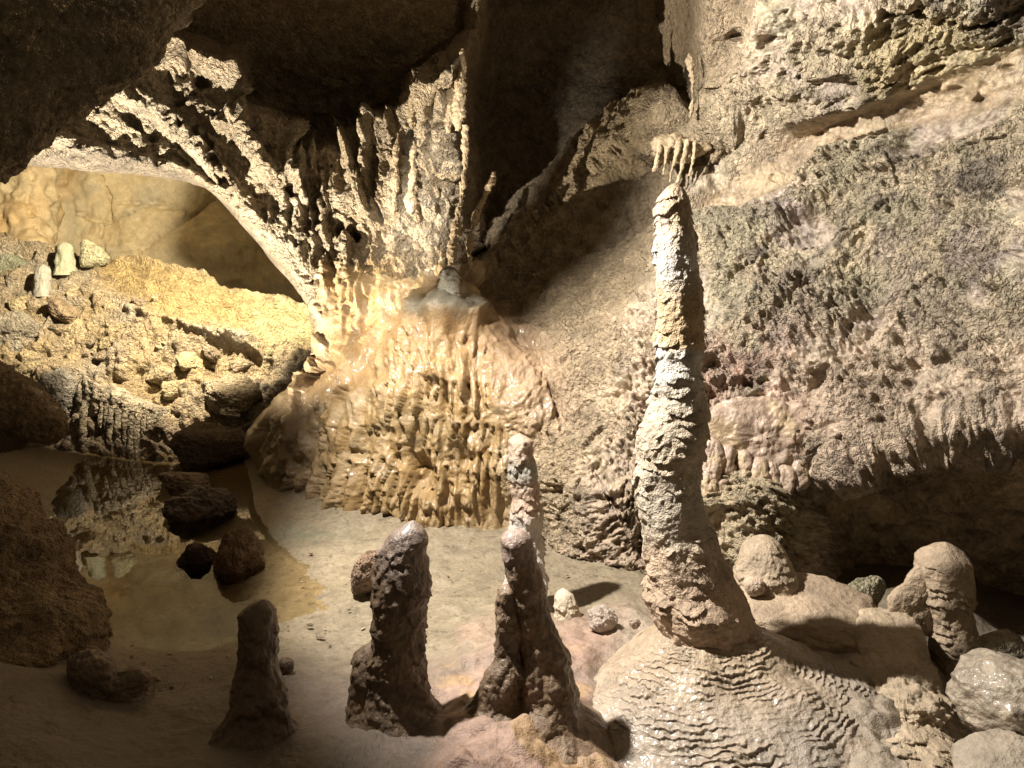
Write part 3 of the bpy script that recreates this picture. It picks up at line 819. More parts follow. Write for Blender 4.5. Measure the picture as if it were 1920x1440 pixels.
def boulder(name, cpx, t, size, rot, mat, seed, box=2.6, amp=.10, fine=.03, col=BEIGE, n=110, lump=0., parent=None, mesh_only=False, cfun=None, facet=0):
    """a boulder: rounded block of real size (metres) turned by rot"""
    from mathutils import Euler
    th = np.linspace(0, 2 * pi, n * 2, endpoint=False); ph = np.linspace(.01, pi - .01, n)
    PH, TH = np.meshgrid(ph, th, indexing='ij')
    d = np.stack([np.sin(PH) * np.cos(TH), np.sin(PH) * np.sin(TH), np.cos(PH)], -1)
    r = (np.abs(d) ** box).sum(-1) ** (-1 / box)
    if facet:
        rg = np.random.RandomState(seed * 13 + 1)
        pn = rg.normal(size=(facet, 3)); pn /= np.linalg.norm(pn, axis=1)[:, None]
        pd = rg.uniform(.62, .95, facet)
        dots = np.maximum(d @ pn.T, 1e-3)
        q_ = pd / dots
        r = np.minimum(r, (q_ ** -9).sum(-1) ** (-1 / 9.))
    B = d * r[..., None]
    s = np.asarray(size, float) / 2
    q = B + seed * 3.7
    h = amp * fbm(q, .9, 3, seed) + amp * .5 * fbm(q, .35, 3, seed + 5, .55) + fine * fbm(q, .1, 3, seed + 8, .6)
    if lump: h = h + lump * (np.sqrt(np.clip(1 - worley(q, .45, seed) ** 2, 0, 1)) - .6)
    B = B * (1 + h)[..., None]
    P = B * s
    R = np.array(Euler([radians(a) for a in rot]).to_matrix())
    P = P @ R.T
    ce = W(cpx[0], cpx[1], t) if not mesh_only else np.zeros(3)
    nz = fbm(q, .5, 3, seed + 31)
    C = np.broadcast_to(np.asarray(col), P.shape) * (1 + .25 * nz)[..., None]
    if cfun is not None: C = cfun(C, P, B, nz)
    o = mesh_obj(name, P, quads(n, 2 * n, True), mat, C, parent)
    o.location = tuple(float(x) for x in ce)
    return o


# ------------------------------------------------------------------ stalagmites
def main_col(C, P, v, th, nz):
    jv = v + 26 * fbm(P, .12, 2, 600)
    key = [340, 400, 450, 490, 520, 560, 610, 640, 660, 720, 760, 860, 930, 1000, 1030, 1120, 1200]
    cols = [(.50, .36, .24), (.50, .38, .24), (.60, .52, .42), (.68, .65, .61), (.64, .54, .40), (.58, .43, .26), (.58, .43, .25), (.56, .42, .25), (.62, .58, .52), (.60, .55, .47), (.58, .49, .37), (.60, .50, .37), (.54, .47, .37), (.55, .46, .35), (.56, .43, .31), (.50, .37, .26), (.55, .41, .29)]
    c = np.stack([np.interp(jv, key, [q[k] for q in cols]) for k in range(3)], -1)
    return c * .82 * (1 + .2 * nz)[..., None]


MAIN = [(1266, 343, 8), (1264, 352, 22), (1264, 375, 31), (1264, 400, 36), (1267, 450, 41), (1268, 500, 43), (1274, 560, 46), (1276, 620, 46), (1274, 700, 48), (1271, 760, 56), (1262, 815, 68), (1255, 860, 64),
        (1256, 930, 66), (1271, 1000, 73), (1289, 1060, 81), (1301, 1100, 89), (1312, 1150, 92), (1320, 1185, 82), (1322, 1230, 84)]
MAIN = [(u_, v_, r_ * .95) for u_, v_, r_ in MAIN]
root = empty('tall_stalagmite', W(1320, 1190, 3.0))
tag(root, 'tallest stalagmite, a leaning banded column standing on the rippled mound', 'stalagmite')
o = column('shaft', MAIN[:-3], 3.0, M_COLUMN, 31, layer=.05, lamp=.015, amp=.011, fine=.0025, seg=300, dz=.004, cfun=main_col); keep_parent(o, root)
SK = [(1296, 1085, 80), (1300, 1110, 94), (1310, 1140, 96), (1320, 1165, 94), (1322, 1187, 86), (1322, 1215, 70), (1322, 1240, 60)]
o = column('skirt', SK, 3.0, M_SMOOTH, 35, layer=.04, lamp=.022, amp=.012, fine=.004, seg=300, dz=.004, cfun=main_col, top_round=False); keep_parent(o, root)

o = column('pale_stalagmite', [(974, 812, 7), (975, 822, 18), (976, 840, 22), (980, 880, 27), (986, 930, 28), (984, 980, 31), (984, 1040, 34), (985, 1090, 40), (985, 1150, 50)], 3.72, M_SMOOTH, 41, layer=.07, lamp=.014, amp=.016, fine=.004,
           cfun=lambda C, P, v, th, nz: mixc(mixc(np.broadcast_to(np.array((.37, .27, .20)), C.shape), np.array((.28, .27, .23)), np.exp(-((v - 880) / 22) ** 2)), WHITE * .75, sstep(940, 985, v)) * (1 + .2 * nz)[..., None])
tag(o, 'slim pale stalagmite with whitish foot, standing behind the lumpy dark one', 'stalagmite')

DARKS = np.array((.135, .092, .058))
root = empty('fused_stalagmite', W(995, 1310, 2.68))
tag(root, 'lumpy dark stalagmite with a pinkish head, in front of the slim pale one', 'stalagmite')
o = column('shaft', [(966, 990, 10), (967, 997, 24), (970, 1020, 30), (977, 1060, 32), (988, 1100, 32), (997, 1150, 33), (1010, 1200, 41), (1022, 1250, 48), (1026, 1290, 55), (1018, 1325, 74), (1015, 1350, 104), (1012, 1378, 150)], 2.68, M_DARKWET, 51, layer=.09, lamp=.010, amp=.020, fine=.003, lump=.016,
           cfun=lambda C, P, v, th, nz: mixc(np.broadcast_to(np.array((.27, .20, .165)), C.shape), DARKS * 1.3, sstep(1030, 1090, v + 30 * nz)) * (1 + .25 * nz)[..., None]); keep_parent(o, root)
o = column('side_lobe', [(950, 1095, 8), (950, 1110, 16), (951, 1150, 20), (954, 1200, 22), (950, 1240, 28), (942, 1280, 38), (938, 1305, 44), (940, 1330, 62), (940, 1350, 84)], 2.66, M_DARKWET, 55, layer=.05, lamp=.012, amp=.018, lump=.02, col=DARKS * 1.2); keep_parent(o, root)

root = empty('hunched_stalagmite', W(735, 1320, 2.72))
tag(root, 'thick dark stalagmite with a slanted wet pointed head, left of the lumpy one', 'stalagmite')
o = column('shaft', [(775, 975, 11), (771, 984, 22), (763, 1003, 35), (757, 1030, 45), (755, 1060, 51), (753, 1100, 56), (749, 1150, 50), (745, 1200, 52), (742, 1250, 55), (740, 1300, 62), (745, 1340, 84), (745, 1365, 118), (745, 1390, 160)], 2.72, M_DARKWET, 61, layer=.075, lamp=.012, amp=.020, fine=.003, lump=.010,
           cfun=lambda C, P, v, th, nz: mixc(np.broadcast_to(np.array((.20, .15, .12)), C.shape), DARKS, sstep(1020, 1090, v + 30 * nz)) * (1 + .25 * nz)[..., None]); keep_parent(o, root)
o = column('side_lobe', [(700, 1205, 14), (695, 1222, 28), (692, 1250, 34), (690, 1290, 36), (695, 1330, 46), (700, 1360, 64)], 2.73, M_DARKWET, 65, layer=.08, lamp=.010, amp=.012, col=DARKS * 1.25); keep_parent(o, root)

o = column('dark_stalagmite', [(493, 1124, 12), (489, 1131, 24), (483, 1160, 33), (481, 1200, 36), (482, 1250, 39), (482, 1290, 46), (481, 1330, 54), (480, 1365, 72), (480, 1390, 105), (480, 1410, 150)], 2.65, M_DARKWET, 71, layer=.10, lamp=.012, amp=.024, fine=.004, lump=.016, col=DARKS)
tag(o, 'straight blackish stalagmite with flat top, in shadow at the pool edge', 'stalagmite')

root = empty('round_topped_stalagmite', W(1795, 1290, 3.32))
tag(root, 'round topped beige stalagmite with a fin on its side, before the dark hollow', 'stalagmite')
o = column('shaft', [(1773, 1016, 10), (1771, 1024, 28), (1767, 1045, 45), (1767, 1070, 49), (1772, 1110, 46), (1778, 1150, 42), (1787, 1185, 41), (1796, 1220, 46), (1799, 1250, 47), (1797, 1285, 42), (1795, 1320, 46), (1795, 1360, 50)], 3.32, M_SMOOTH, 81, layer=.04, lamp=.012, amp=.012, fine=.004, lump=.012, col=np.array((.38, .295, .205))); keep_parent(o, root)
o = rock('fin', [(1745, 1040), (1715, 1065), (1690, 1095), (1666, 1118), (1664, 1150), (1690, 1175), (1730, 1190), (1770, 1180), (1775, 1100)], 3.32, .04, .05, M_SMOOTH, 83, amp=.012, col=np.array((.38, .295, .205))); keep_parent(o, root)

o = column('small_stalagmite', [(1057, 1103, 7), (1057, 1110, 14), (1060, 1125, 20), (1063, 1145, 24), (1064, 1165, 28), (1064, 1190, 34)], 3.58, M_SMOOTH, 91, layer=.03, lamp=.008, amp=.008, col=PALE * .95)
tag(o, 'small conical pale stalagmite between the lumpy dark one and the tall column', 'stalagmite')
o = column('stalagmite_stump', [(1432, 1003, 24), (1432, 1008, 36), (1430, 1030, 42), (1432, 1055, 50), (1434, 1080, 60), (1436, 1110, 72), (1436, 1150, 86)], 3.5, M_SMOOTH, 95, layer=.03, lamp=.014, amp=.010, col=np.array((.39, .31, .22)))
tag(o, 'flat topped rippled stalagmite stump behind the tall column', 'stalagmite')

# two little ones far off on the rubble
o = column('small_stalagmite', [(120, 453, 10), (120, 458, 15), (121, 480, 17), (122, 500, 18), (122, 515, 21)], 7.95, M_SMOOTH, 97, layer=.1, lamp=.02, amp=.02, seg=60, dz=.02, col=np.array((.30, .30, .20)))
tag(o, 'taller of two small greenish stalagmites on top of the rubble slope', 'stalagmite')
o = column('small_stalagmite', [(81, 495, 8), (81, 500, 13), (81, 520, 13), (80, 545, 14), (80, 555, 16)], 7.7, M_SMOOTH, 98, layer=.1, lamp=.02, amp=.02, seg=60, dz=.02, col=np.array((.32, .30, .24)))
tag(o, 'shorter of two small stalagmites on the rubble slope, with pale shaft', 'stalagmite')

# the tip on the cascade dome
o = column('tip', [(843, 499, 9), (843, 506, 16), (842, 525, 19), (841, 545, 23), (839, 558, 28), (838, 572, 32), (838, 588, 32)], [4.99, 4.99, 4.99, 5.0, 5.02, 5.06, 5.1], M_SMOOTH, 99, layer=.05, lamp=.014, amp=.012, seg=160,
           cfun=lambda C, P, v, th, nz: mixc(np.broadcast_to(np.array((.36, .34, .27)), C.shape), CHAR, (1 - sstep(508, 522, v + 20 * nz))) * (1 + .2 * nz)[..., None])
keep_parent(o, CASCADE)

# ------------------------------------------------------------------ stalactites on ribs and over the tall column
STAL = [
    ([(868, 92, 2), (866, 120, 7), (862, 170, 10), (859, 225, 8), (857, 245, 3)], 5.55, 'broad white fin of dripstone at the top of the fluted ribs'),
    ([(872, 235, 3), (873, 290, 5), (868, 345, 5), (860, 400, 7), (852, 445, 8), (847, 480, 8), (846, 497, 6)], 5.40, 'long thin dripstone ending just above the dome of the cascade'),
    ([(789, 148, 2), (782, 175, 8), (776, 200, 9), (772, 240, 4)], 5.6, 'short fin of dripstone left of the broad white fin'),
    ([(776, 265, 3), (774, 320, 6), (770, 380, 8), (772, 402, 4)], 5.55, 'pale dripstone column in the middle of the fluted ribs'),
    ([(746, 250, 3), (742, 300, 6), (740, 360, 6), (737, 400, 4)], 5.6, 'slim dripstone left of the pale column among the ribs'),
    ([(842, 130, 3), (846, 160, 6), (842, 200, 9), (840, 250, 5)], 5.6, 'knotty dripstone beside the broad white fin'),
    ([(925, 322, 3), (921, 342, 6), (909, 372, 5), (892, 405, 7), (883, 440, 6), (880, 480, 5), (880, 505, 5)], 5.50, 'crooked dripstone branch standing clear in the dark recess'),
    ([(1292, 100, 2), (1294, 115, 5), (1297, 135, 4.5), (1299, 165, 2.8), (1297, 200, 2.6), (1294, 222, 2)], 4.9, 'thin white stalactite high over the tall column'),
]
for k, (pr, t, lab) in enumerate(STAL):
    o = column('stalactite', pr, t, M_SMOOTH, 120 + k * 3, layer=.06, lamp=.010, amp=.022, fine=.008, lump=.014, seg=64, dz=.006, col=BEIGE * .8, top_round=False)
    tag(o, lab, 'stalactite', 'dripstones on the wall')
# three drips of the drape above the tall column: one drape with drips as parts
root = rock('dripstone_drape', [(1225, 270), (1260, 255), (1300, 262), (1325, 275), (1300, 295), (1262, 300), (1235, 300)], 4.93, .05, .2, M_SMOOTH, 150, amp=.04, scale=.08, col=BEIGE * .75, lump=.04)
tag(root, 'dripstone drape with finger drips hanging right over the tall column', 'stalactite')
for k, pr in enumerate([[(1288, 262, 5), (1284, 290, 5), (1277, 318, 4), (1270, 343, 3)], [(1274, 265, 5), (1267, 295, 4.5), (1259, 322, 3.5), (1256, 341, 2.5)], [(1303, 266, 4), (1300, 296, 4), (1293, 330, 2.5)], [(1252, 275, 4.5), (1248, 300, 3.5), (1243, 327, 2)], [(1238, 272, 4.5), (1232, 298, 3.5), (1227, 322, 2)]]):
    o = column('drip', pr, 4.86, M_SMOOTH, 160 + k, layer=.06, lamp=.006, amp=.012, fine=.006, seg=40, dz=.006, col=BEIGE * .9, top_round=False)
    keep_parent(o, root) if False else setattr(o, 'parent', root)
o = rock('coral_knob', [(1325, 262), (1345, 250), (1372, 262), (1380, 275), (1362, 292), (1335, 300), (1325, 285)], 4.98, .05, .1, M_DRY, 155, amp=.03, scale=.06, fine=.02, col=BEIGE, lump=.03)
tag(o, 'spiky coral-like knob of rock beside the drape over the tall column', 'cave coral')


# ------------------------------------------------------------------ rippled mound under the tall column
def build_mound():
    c0 = W(1312, 1190, 3.0); zc = .36
    nr, na = 420, 900
    r = np.linspace(0, 1, nr) ** .9; th = np.linspace(0, 2 * pi, na, endpoint=False)
    # reach of the apron by direction: x right, -y towards the camera
    R, TH = np.meshgrid(r, th, indexing='ij')
    key = np.array([0, 45, 90, 135, 180, 225, 260, 290, 315, 340, 360]); reach = np.array([1.0, .62, .5, .48, .60, .80, 1.0, 1.1, 1.2, 1.15, 1.0])
    rad = np.interp(np.degrees(TH), key, reach)
    X = c0[0] + R * rad * np.cos(TH); Y = c0[1] + R * rad * np.sin(TH)
    rr = R * rad
    base = .0
    Z = base + (zc - base) * (1 - R ** 1.2) ** 1.15 + .05 * np.exp(-(rr / .25) ** 2)
    P = np.stack([X, Y, Z], -1)
    Q = P * np.array([1, 1, .3])
    Z = Z + .04 * fbm(Q, .5, 3, 700) + .016 * fbm(Q, .15, 3, 701)
    front = sstep(-.2, .6, -np.sin(TH) + .3 * np.cos(TH))
    per = .023
    q = rr ** .85 * 1.0 / per + 2.2 * fbm(Q, .5, 2, 710) + .6 * fbm(Q, .12, 2, 711) + .50 * fbm(Q, .04, 3, 712, .6)
    fr = q - np.floor(q)
    ridge = np.where(fr < .72, (fr / .72) ** 1.6, 1 - (fr - .72) / .28)
    strength = (.35 + .65 * front) * sstep(.10, .25, rr) * (1 - .6 * sstep(.72, .95, R)) * (.12 + 1.2 * sstep(-.35, .55, fbm(Q, .26, 3, 715)))
    Z = Z + .0075 * ridge * strength + .003 * fbm(Q, .02, 2, 716)
    out = R * rad
    off = .007 * ridge * strength
    X = X + off * np.cos(TH); Y = Y + off * np.sin(TH)
    P = np.stack([X, Y, Z], -1)
    n = fbm(Q, .25, 3, 720)
    C = np.broadcast_to(np.array((.37, .30, .225)), P.shape).copy()
    C = mixc(C, np.array((.37, .28, .18)), np.clip(1 - rr / .5, 0, 1))
    C = mixc(C, np.array((.27, .24, .21)), np.clip(.4 + n, 0, 1) * sstep(.3, .7, rr) * .8)
    C = C * (1 - .25 * (1 - ridge) * strength)[..., None]
    o = mesh_obj('flowstone_mound', P, quads(nr, na, True), M_WET, C)
    tag(o, 'broad mound of rippled beige flowstone under the tall column', 'flowstone')


build_mound()

# ------------------------------------------------------------------ pink flowstone bulge on the right wall
def pinkc(C, P, UV, nz):
    return mixc(np.broadcast_to(np.array((.43, .325, .25)), C.shape), np.array((.44, .34, .22)), sstep(.0, .5, nz)) * (1 + .15 * nz)[..., None]


root = rock('flowstone_bulge', [(1330, 790), (1365, 758), (1430, 745), (1500, 758), (1545, 800), (1548, 845), (1520, 880), (1480, 905), (1430, 905), (1395, 880), (1355, 862), (1328, 840)], 4.05, .07, .3, M_WET, 170, amp=.045, scale=.22, fine=.006, lump=.05, cfun=pinkc)
tag(root, 'pink glossy flowstone bulge on the wall right of the tall column', 'flowstone')
for k, (lu, lv, lw, ll) in enumerate([(1335, 850, 20, 60), (1328, 905, 16, 50), (1350, 920, 12, 40), (1368, 862, 16, 30), (1395, 872, 14, 44), (1420, 885, 22, 40), (1448, 890, 16, 32), (1470, 896, 20, 34), (1500, 888, 15, 30), (1526, 868, 18, 28)]):
    column('lobe', [(lu, lv - 30, lw * .8), (lu, lv, lw), (lu - 1, lv + ll * .5, lw * 1.05), (lu - 3, lv + ll * .85, lw * .8), (lu - 3, lv + ll, lw * .25)], 4.0, M_WET, 175 + k, layer=.2, lamp=.006, amp=.02, fine=.004, seg=70, dz=.008, lump=.016, top_round=True, cfun=lambda C, P, v, th, nz: pinkc(C, P, None, nz), parent=root)

# ------------------------------------------------------------------ boulders by the tall column and along the right
o = boulder('flat_boulder', (1505, 1160), 3.4, (.62, .50, .25), (12, 8, -14), M_SMOOTH, 5, box=3.4, amp=.12, fine=.012, col=np.array((.37, .285, .20)))
tag(o, 'smooth slab-like boulder with a shadowed front, right of the tall column', 'boulder')
o = rock('knobbly_ridge', [(1600, 1168), (1655, 1146), (1708, 1160), (1735, 1215), (1750, 1290), (1775, 1340), (1792, 1420), (1805, 1520), (1650, 1520), (1645, 1420), (1640, 1340), (1610, 1260)], 2.78, .12, .25, M_SMOOTH, 180, amp=.06, scale=.16, fine=.012, lump=.075, box=.8, col=np.array((.40, .32, .225)), tilt=-.28)
tag(o, 'knobbly ridge of pale rock between the slab boulder and the round topped stalagmite', 'rock')
o = boulder('wet_boulder', (1895, 1310), 2.62, (.36, .34, .27), (0, 14, 20), M_WET, 7, box=2.6, amp=.13, fine=.008, col=np.array((.31, .26, .20)))
tag(o, 'smooth wet grey boulder at the right edge, below the dark hollow', 'boulder')
o = boulder('angular_rock', (1622, 1108), 3.55, (.22, .18, .20), (10, 10, 30), M_DRY, 9, box=3.5, facet=18, amp=.14, fine=.02, col=np.array((.40, .36, .24)))
tag(o, 'angular olive-grey rock in front of the dark hollow, behind the slab boulder', 'rock')
o = boulder('angular_rock', (1555, 1105), 3.6, (.14, .14, .12), (10, 20, 10), M_DRY, 12, box=3.0, facet=18, amp=.14, fine=.02, col=np.array((.20, .17, .12)))
tag(o, 'small shaded rock left of the angular olive-grey rock', 'rock')
o = boulder('flat_rock', (1880, 1215), 3.0, (.22, .25, .12), (0, -8, 12), M_DRY, 13, box=3.2, facet=18, amp=.13, fine=.03, col=np.array((.42, .36, .26)))
tag(o, 'rough flat rock right of the foot of the round topped stalagmite', 'rock')
o = boulder('flat_rock', (1870, 1440), 2.42, (.36, .40, .20), (0, -6, 8), M_SMOOTH, 14, box=3.2, facet=18, amp=.10, fine=.02, col=np.array((.31, .26, .20)), lump=.08)
tag(o, 'flat grey rock in the bottom right corner under the wet boulder', 'rock')
o = boulder('rock_lump', (1414, 1100), 3.36, (.09, .08, .09), (0, 0, 0), M_SMOOTH, 15, box=2.2, amp=.12, fine=.02, col=np.array((.46, .36, .27)))
tag(o, 'fist-sized lump at the foot of the flat topped stump', 'rock')
o = boulder('rock_lump', (1130, 1160), 3.4, (.13, .12, .11), (0, 10, 30), M_SMOOTH, 16, box=2.4, amp=.16, fine=.02, col=np.array((.36, .30, .25)))
tag(o, 'grey brown knob of rock on the left flank of the rippled mound', 'rock')
o = boulder('rock_lump', (1190, 1168), 3.1, (.045, .045, .045), (0, 10, 30), M_SMOOTH, 17, box=2.2, amp=.16, fine=.02, col=np.array((.30, .24, .18)))
tag(o, 'tiny dark knob left of the foot of the tall column', 'rock')

# ------------------------------------------------------------------ rocks of the pool
o = boulder('pool_rock', (441, 1062), 4.345, (.32, .28, .42), (0, 0, 20), M_DRY, 21, box=2.6, facet=18, amp=.14, fine=.05, lump=.10, col=np.array((.24, .15, .085)))
tag(o, 'brown craggy rock standing in the pool, right of the bright reflection', 'rock')
o = boulder('pool_rock', (372, 1048), 4.44, (.22, .2, .26), (0, 0, 60), M_DRY, 22, box=2.4, facet=18, amp=.16, fine=.05, lump=.08, col=np.array((.11, .07, .045)))
tag(o, 'dark rock in the pool touching the brown craggy rock', 'rock')
o = boulder('pool_rock', (372, 962), 5.24, (.52, .35, .40), (0, 0, 5), M_DARKWET, 23, box=2.6, facet=18, amp=.18, fine=.05, lump=.08, col=np.array((.08, .055, .04)))
tag(o, 'wide black rock in the far part of the pool', 'rock')
o = boulder('pool_rock', (345, 906), 5.9, (.50, .3, .26), (0, 6, 0), M_DARKWET, 24, box=2.6, facet=18, amp=.18, fine=.05, lump=.08, col=np.array((.16, .11, .07)))
tag(o, 'low brown rock behind the wide black rock in the pool', 'rock')
o = boulder('reddish_boulder', (688, 1072), 3.95, (.24, .24, .34), (10, 24, 10), M_DRY, 26, box=2.4, facet=18, amp=.14, fine=.03, lump=.05, col=np.array((.30, .20, .13)))
tag(o, 'reddish boulder on the sand behind the thick pointed stalagmite', 'boulder')
o = boulder('pebble', (536, 1248), 3.1, (.062, .06, .06), (0, 10, 30), M_DARKWET, 27, n=40, col=DARKS)
tag(o, 'dark pebble right of the straight blackish stalagmite', 'pebble')
o = rock('dark_stump', [(128, 1262), (134, 1232), (168, 1214), (204, 1226), (228, 1252), (270, 1246), (292, 1262), (288, 1300), (300, 1360), (120, 1370)], 2.95, .14, .16, M_DARKWET, 190, amp=.02, col=DARKS)
tag(o, 'squat dark stump in the shadows at lower left', 'stalagmite')

# ------------------------------------------------------------------ left bank and ridge, dark slab under the ceiling
o = rock('rock_bank', [(-260, 860), (-60, 870), (20, 900), (70, 945), (96, 1000), (130, 1062), (185, 1112), (188, 1165), (200, 1230), (160, 1300), (60, 1420), (-260, 1560)], 3.5, .45, .6, M_DRY, 200, amp=.09, scale=.35, fine=.015, lump=.02, tilt=-.16, col=np.array((.26, .18, .10)))
tag(o, 'brown rock bank along the left side of the pool', 'rock')
o = rock('rock_ridge', [(-260, 620), (-80, 650), (0, 682), (40, 700), (85, 735), (118, 775), (130, 800), (118, 822), (95, 836), (60, 830), (0, 850), (-260, 900)], 5.2, .3, .5, M_DRY, 205, amp=.05, scale=.35, fine=.012, teeth_amp=.02, col=np.array((.24, .17, .10)))
tag(o, 'dark rounded rock with a dripping edge jutting in from the left', 'rock')
o = rock('ceiling_slab', [(-420, -420), (100, -440), (480, -300), (420, -60), (345, 40), (292, 112), (215, 165), (140, 238), (70, 296), (28, 330), (-60, 345), (-420, 330)], 3.4, .2, .25, M_DRY, 210, amp=.055, scale=.35, fine=.03, box=.7, col=np.array((.30, .24, .16)))
tag(o, kind='structure')

# added blockers by the lamps, out of view, shaped to cut wanted shadow edges
def build_light_blocker(lamp, aim, edge, r0, wide):
    na = r0 / .42
    lamp = np.array(lamp); ax = np.array(aim) - lamp; ax /= np.linalg.norm(ax)
    e = np.asarray(edge, float)
    E = W(e[:, 0], e[:, 1], e[:, 2]) if e.shape[1] == 3 else WALL_AT(e[:, 0], e[:, 1])
    D = E - lamp; D /= np.linalg.norm(D, axis=1)[:, None]
    D = catmull(D, 14); D /= np.linalg.norm(D, axis=1)[:, None]
    away = D - (D @ ax)[:, None] * ax
    away -= (away * D).sum(1)[:, None] * D
    away /= np.linalg.norm(away, axis=1)[:, None]
    if not np.isscalar(wide): wide = np.linspace(wide[0], wide[1], len(D))[:, None]
    rows = []
    for r, de in [(r0, wide), (r0, wide * .6), (r0, wide * .3), (r0, .06), (r0 * 1.01, .0), (r0 * 1.1, .03), (r0 * 1.28, .12), (r0 * 1.4, wide * .4), (r0 * 1.5, wide * .7), (r0 * 1.5, wide)]:
        q = lamp + (D * np.cos(de) + away * np.sin(de)) * r
        rows.append(q + D * (.02 * na * fbm(q, .1 * na, 3, 900))[:, None] + away * (.008 * na * fbm(q, .06 * na, 3, 901))[:, None])
    P = np.stack(rows)
    o = mesh_obj('cave_wall_and_blockers', P, quads(len(rows), len(D)), M_DRY, np.broadcast_to(BROWN, P.shape))  # added light blocker; shares only its name with the real wall
    tag(o, kind='structure')


build_light_blocker(LAMP_CHAMBER, (-4.6, 8.4, 1.8), [(-500, 600, 6.9), (-150, 600, 6.9), (0, 625, 6.9), (110, 700, 6.95), (150, 790, 6.85), (240, 815, 6.8), (320, 825, 6.8), (400, 815, 6.8), (500, 805, 6.9), (620, 740, 7.2)], .33, .5)
build_light_blocker(LAMP_CHAMBER, (-4.6, 8.4, .4), [(420, 150, 11.9), (408, 330, 11.9), (412, 392, 11.9), (390, 430, 11.8), (340, 455, 11.6), (300, 482, 11.4), (400, 530, 10.5), (500, 545, 10.0), (620, 560, 9.5)], .35, .8)
build_light_blocker(LAMP_COLUMN, AIM_COLUMN, [(1345, -300), (1318, 0), (1308, 150), (1275, 300), (1232, 400), (1170, 490), (1110, 540), (1040, 630), (975, 665), (920, 645)], .35, (.75, .22))

# ------------------------------------------------------------------ far bank: drape, boulder, mound
root = rock('flowstone_drape', [(150, 712), (160, 702), (172, 716), (205, 722), (250, 738), (290, 756), (314, 768), (314, 795), (298, 806), (270, 802), (240, 800), (205, 790), (175, 782), (152, 790), (144, 750)], 6.95, .16, .3, M_DRY, 220, amp=.03, scale=.2, fine=.012, teeth_amp=.03, col=np.array((.50, .42, .30)))
tag(root, 'hanging flowstone drape with a fringe of drips beyond the pool', 'flowstone')
for k, (u, v0, v1, rr) in enumerate([(157, 770, 828, 7), (200, 775, 800, 5), (208, 780, 812, 6), (222, 785, 824, 8), (236, 790, 826, 7), (248, 795, 852, 9), (258, 795, 845, 8), (270, 798, 824, 6), (280, 795, 822, 6), (290, 795, 822, 6), (300, 790, 812, 6), (190, 770, 790, 5)]):
    column('drip', [(u, v0 - 20, rr * .8), (u, v0, rr), (u - 1, (v0 + v1) / 2, rr * .9), (u - 2, v1 + 4, rr * .6), (u - 2, v1 + 12, 2)], 6.8, M_DRY, 230 + k, layer=.2, lamp=.01, amp=.012, seg=40, dz=.012, col=np.array((.50, .42, .30)), top_round=False, parent=root)
o = boulder('far_boulder', (445, 742), 6.95, (.62, .5, .36), (0, 8, 10), M_DRY, 31, box=3.2, facet=18, amp=.12, fine=.02, col=np.array((.40, .32, .21)))
tag(o, 'big boulder at the foot of the rubble slope with shaded front', 'boulder')
o = boulder('mud_mound', (395, 830), 6.6, (.85, .6, .48), (0, 0, 0), M_DRY, 32, box=2.2, facet=18, amp=.14, fine=.02, lump=.06, col=np.array((.22, .16, .11)))
tag(o, 'dark brown lumpy rock between the drape and the cascade', 'rock')
o = boulder('grey_rock', (112, 745), 7.0, (.36, .3, .5), (0, 0, 0), M_DRY, 33, box=2.4, amp=.15, fine=.04, lump=.08, col=GREY)
tag(o, 'grey craggy rock left of the hanging drape', 'rock')

# slabs that stand out of the slope
for k, (px, t, size, rot, col, lab) in enumerate([
        ((498, 655), 7.39, (.44, .3, .13), (0, 16, 0), (.44, .40, .22), 'greenish pale flat stone lying on the ochre shelf of the slope'),
        ((30, 610), 7.42, (.5, .5, .35), (0, 5, 20), (.36, .31, .23), 'large grey block on the left of the rubble slope'),
        ((20, 505), 7.97, (.5, .4, .45), (0, 5, 20), (.30, .30, .20), 'mossy grey block at the far left top of the slope'),
        ((175, 482), 8.120000000000001, (.36, .3, .32), (0, 20, 20), (.46, .42, .26), 'pitted pale block beside the two small stalagmites'),
        ((120, 585), 7.54, (.42, .3, .2), (0, 22, -20), (.38, .28, .17), 'tilted brown block in the middle of the slope'),
        ((335, 715), 7.17, (.13, .1, .26), (0, 14, 0), (.44, .36, .22), 'upright pale stone near the foot of the slope')]):
    o = boulder('slope_block', px, t, size, rot, M_DRY, 40 + k, box=3.4, amp=.13, fine=.03, n=60, facet=16, col=np.array(col))
    tag(o, lab, 'rock')

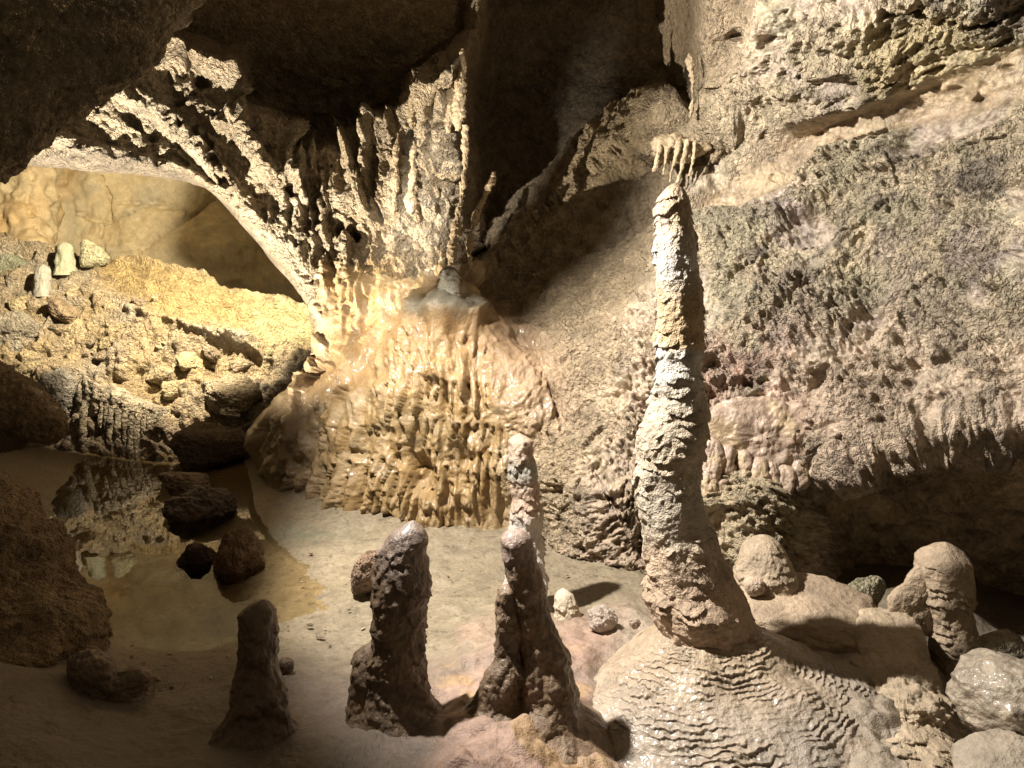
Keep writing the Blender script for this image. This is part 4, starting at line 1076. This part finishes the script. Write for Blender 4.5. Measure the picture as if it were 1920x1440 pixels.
# loose stones on the slope: four kinds, copied
kinds = []
for k in range(4):
    o = boulder('loose_stone', (0, 0), 0, (1, .8, .7), (0, 0, 0), M_DRY, 60 + k, box=2.8, amp=.16, fine=.05, n=28, facet=13, col=np.array([(.50, .40, .24), (.42, .37, .28), (.52, .42, .24), (.36, .28, .18)][k]), mesh_only=True)
    kinds.append(o)
ctrl_s = [(0, 470, 8.15), (200, 500, 8.3), (300, 500, 8.25), (450, 550, 8.15), (580, 600, 7.85), (0, 600, 7.6), (200, 600, 7.7), (350, 600, 7.6), (480, 620, 7.6), (540, 680, 7.4), (0, 700, 7.15), (150, 720, 7.25), (300, 740, 7.22), (450, 720, 7.25), (300, 790, 7.03), (100, 800, 7.0)]
rs = random.Random(5)
cnt = 0
while cnt < 130:
    u = rs.uniform(0, 480); v = rs.uniform(500, 770)
    if v < 515 + .12 * u or (u > 300 and v < 620) or (u < 330 and v > 735): continue
    t = float(tps(ctrl_s, np.array([u]), np.array([v]))[0]) - .10
    src = kinds[cnt % 4]
    o = src if cnt < 4 else src.copy()
    if cnt >= 4: SC.collection.objects.link(o)
    o.location = tuple(float(x) for x in W(u, v, t))
    s = rs.uniform(.04, .11) if rs.random() < .62 else rs.uniform(.12, .32)
    o.scale = (s * rs.uniform(.8, 1.5), s, s * rs.uniform(.7, 1.1))
    o.rotation_euler = (rs.uniform(-.6, .6), rs.uniform(-.6, .6), rs.uniform(0, 6))
    tag(o, 'loose stone lying among others on the bright rubble slope', 'stone', 'loose stones on the rubble slope')
    cnt += 1

# pebbles on the sand
peb = [boulder('pebble', (0, 0), 0, (1, .8, .6), (0, 0, 0), M_MUD, 80 + k, box=2.8, amp=.2, n=14, facet=11, col=np.array([(.22, .17, .11), (.34, .28, .18)][k]), mesh_only=True) for k in range(2)]
cnt = 0
while cnt < 150:
    u = rs.uniform(500, 1180); v = rs.uniform(1000, 1290) if cnt < 110 else rs.uniform(1205, 1320)
    if cnt >= 110: u = rs.uniform(230, 440)
    if 640 < u < 860 and v > 1180: continue
    t = (CAMZ - .03) / (SP - (720 - v) / F * CP)
    if cnt >= 110: t = (CAMZ - .05) / (SP - (720 - v) / F * CP)
    o = peb[cnt % 2] if cnt < 2 else peb[cnt % 2].copy()
    if cnt >= 2: SC.collection.objects.link(o)
    o.location = tuple(float(x) for x in W(u, v, t))
    s = rs.choice([.006, .008, .010, .013, .018, .026]) * rs.uniform(.8, 1.2)
    o.scale = (s * rs.uniform(.8, 1.6), s, s * rs.uniform(.6, 1)); o.rotation_euler = (0, 0, rs.uniform(0, 6))
    tag(o, 'small pebble scattered on the pale sand beside the pool', 'pebble', 'pebbles on the sand')
    cnt += 1
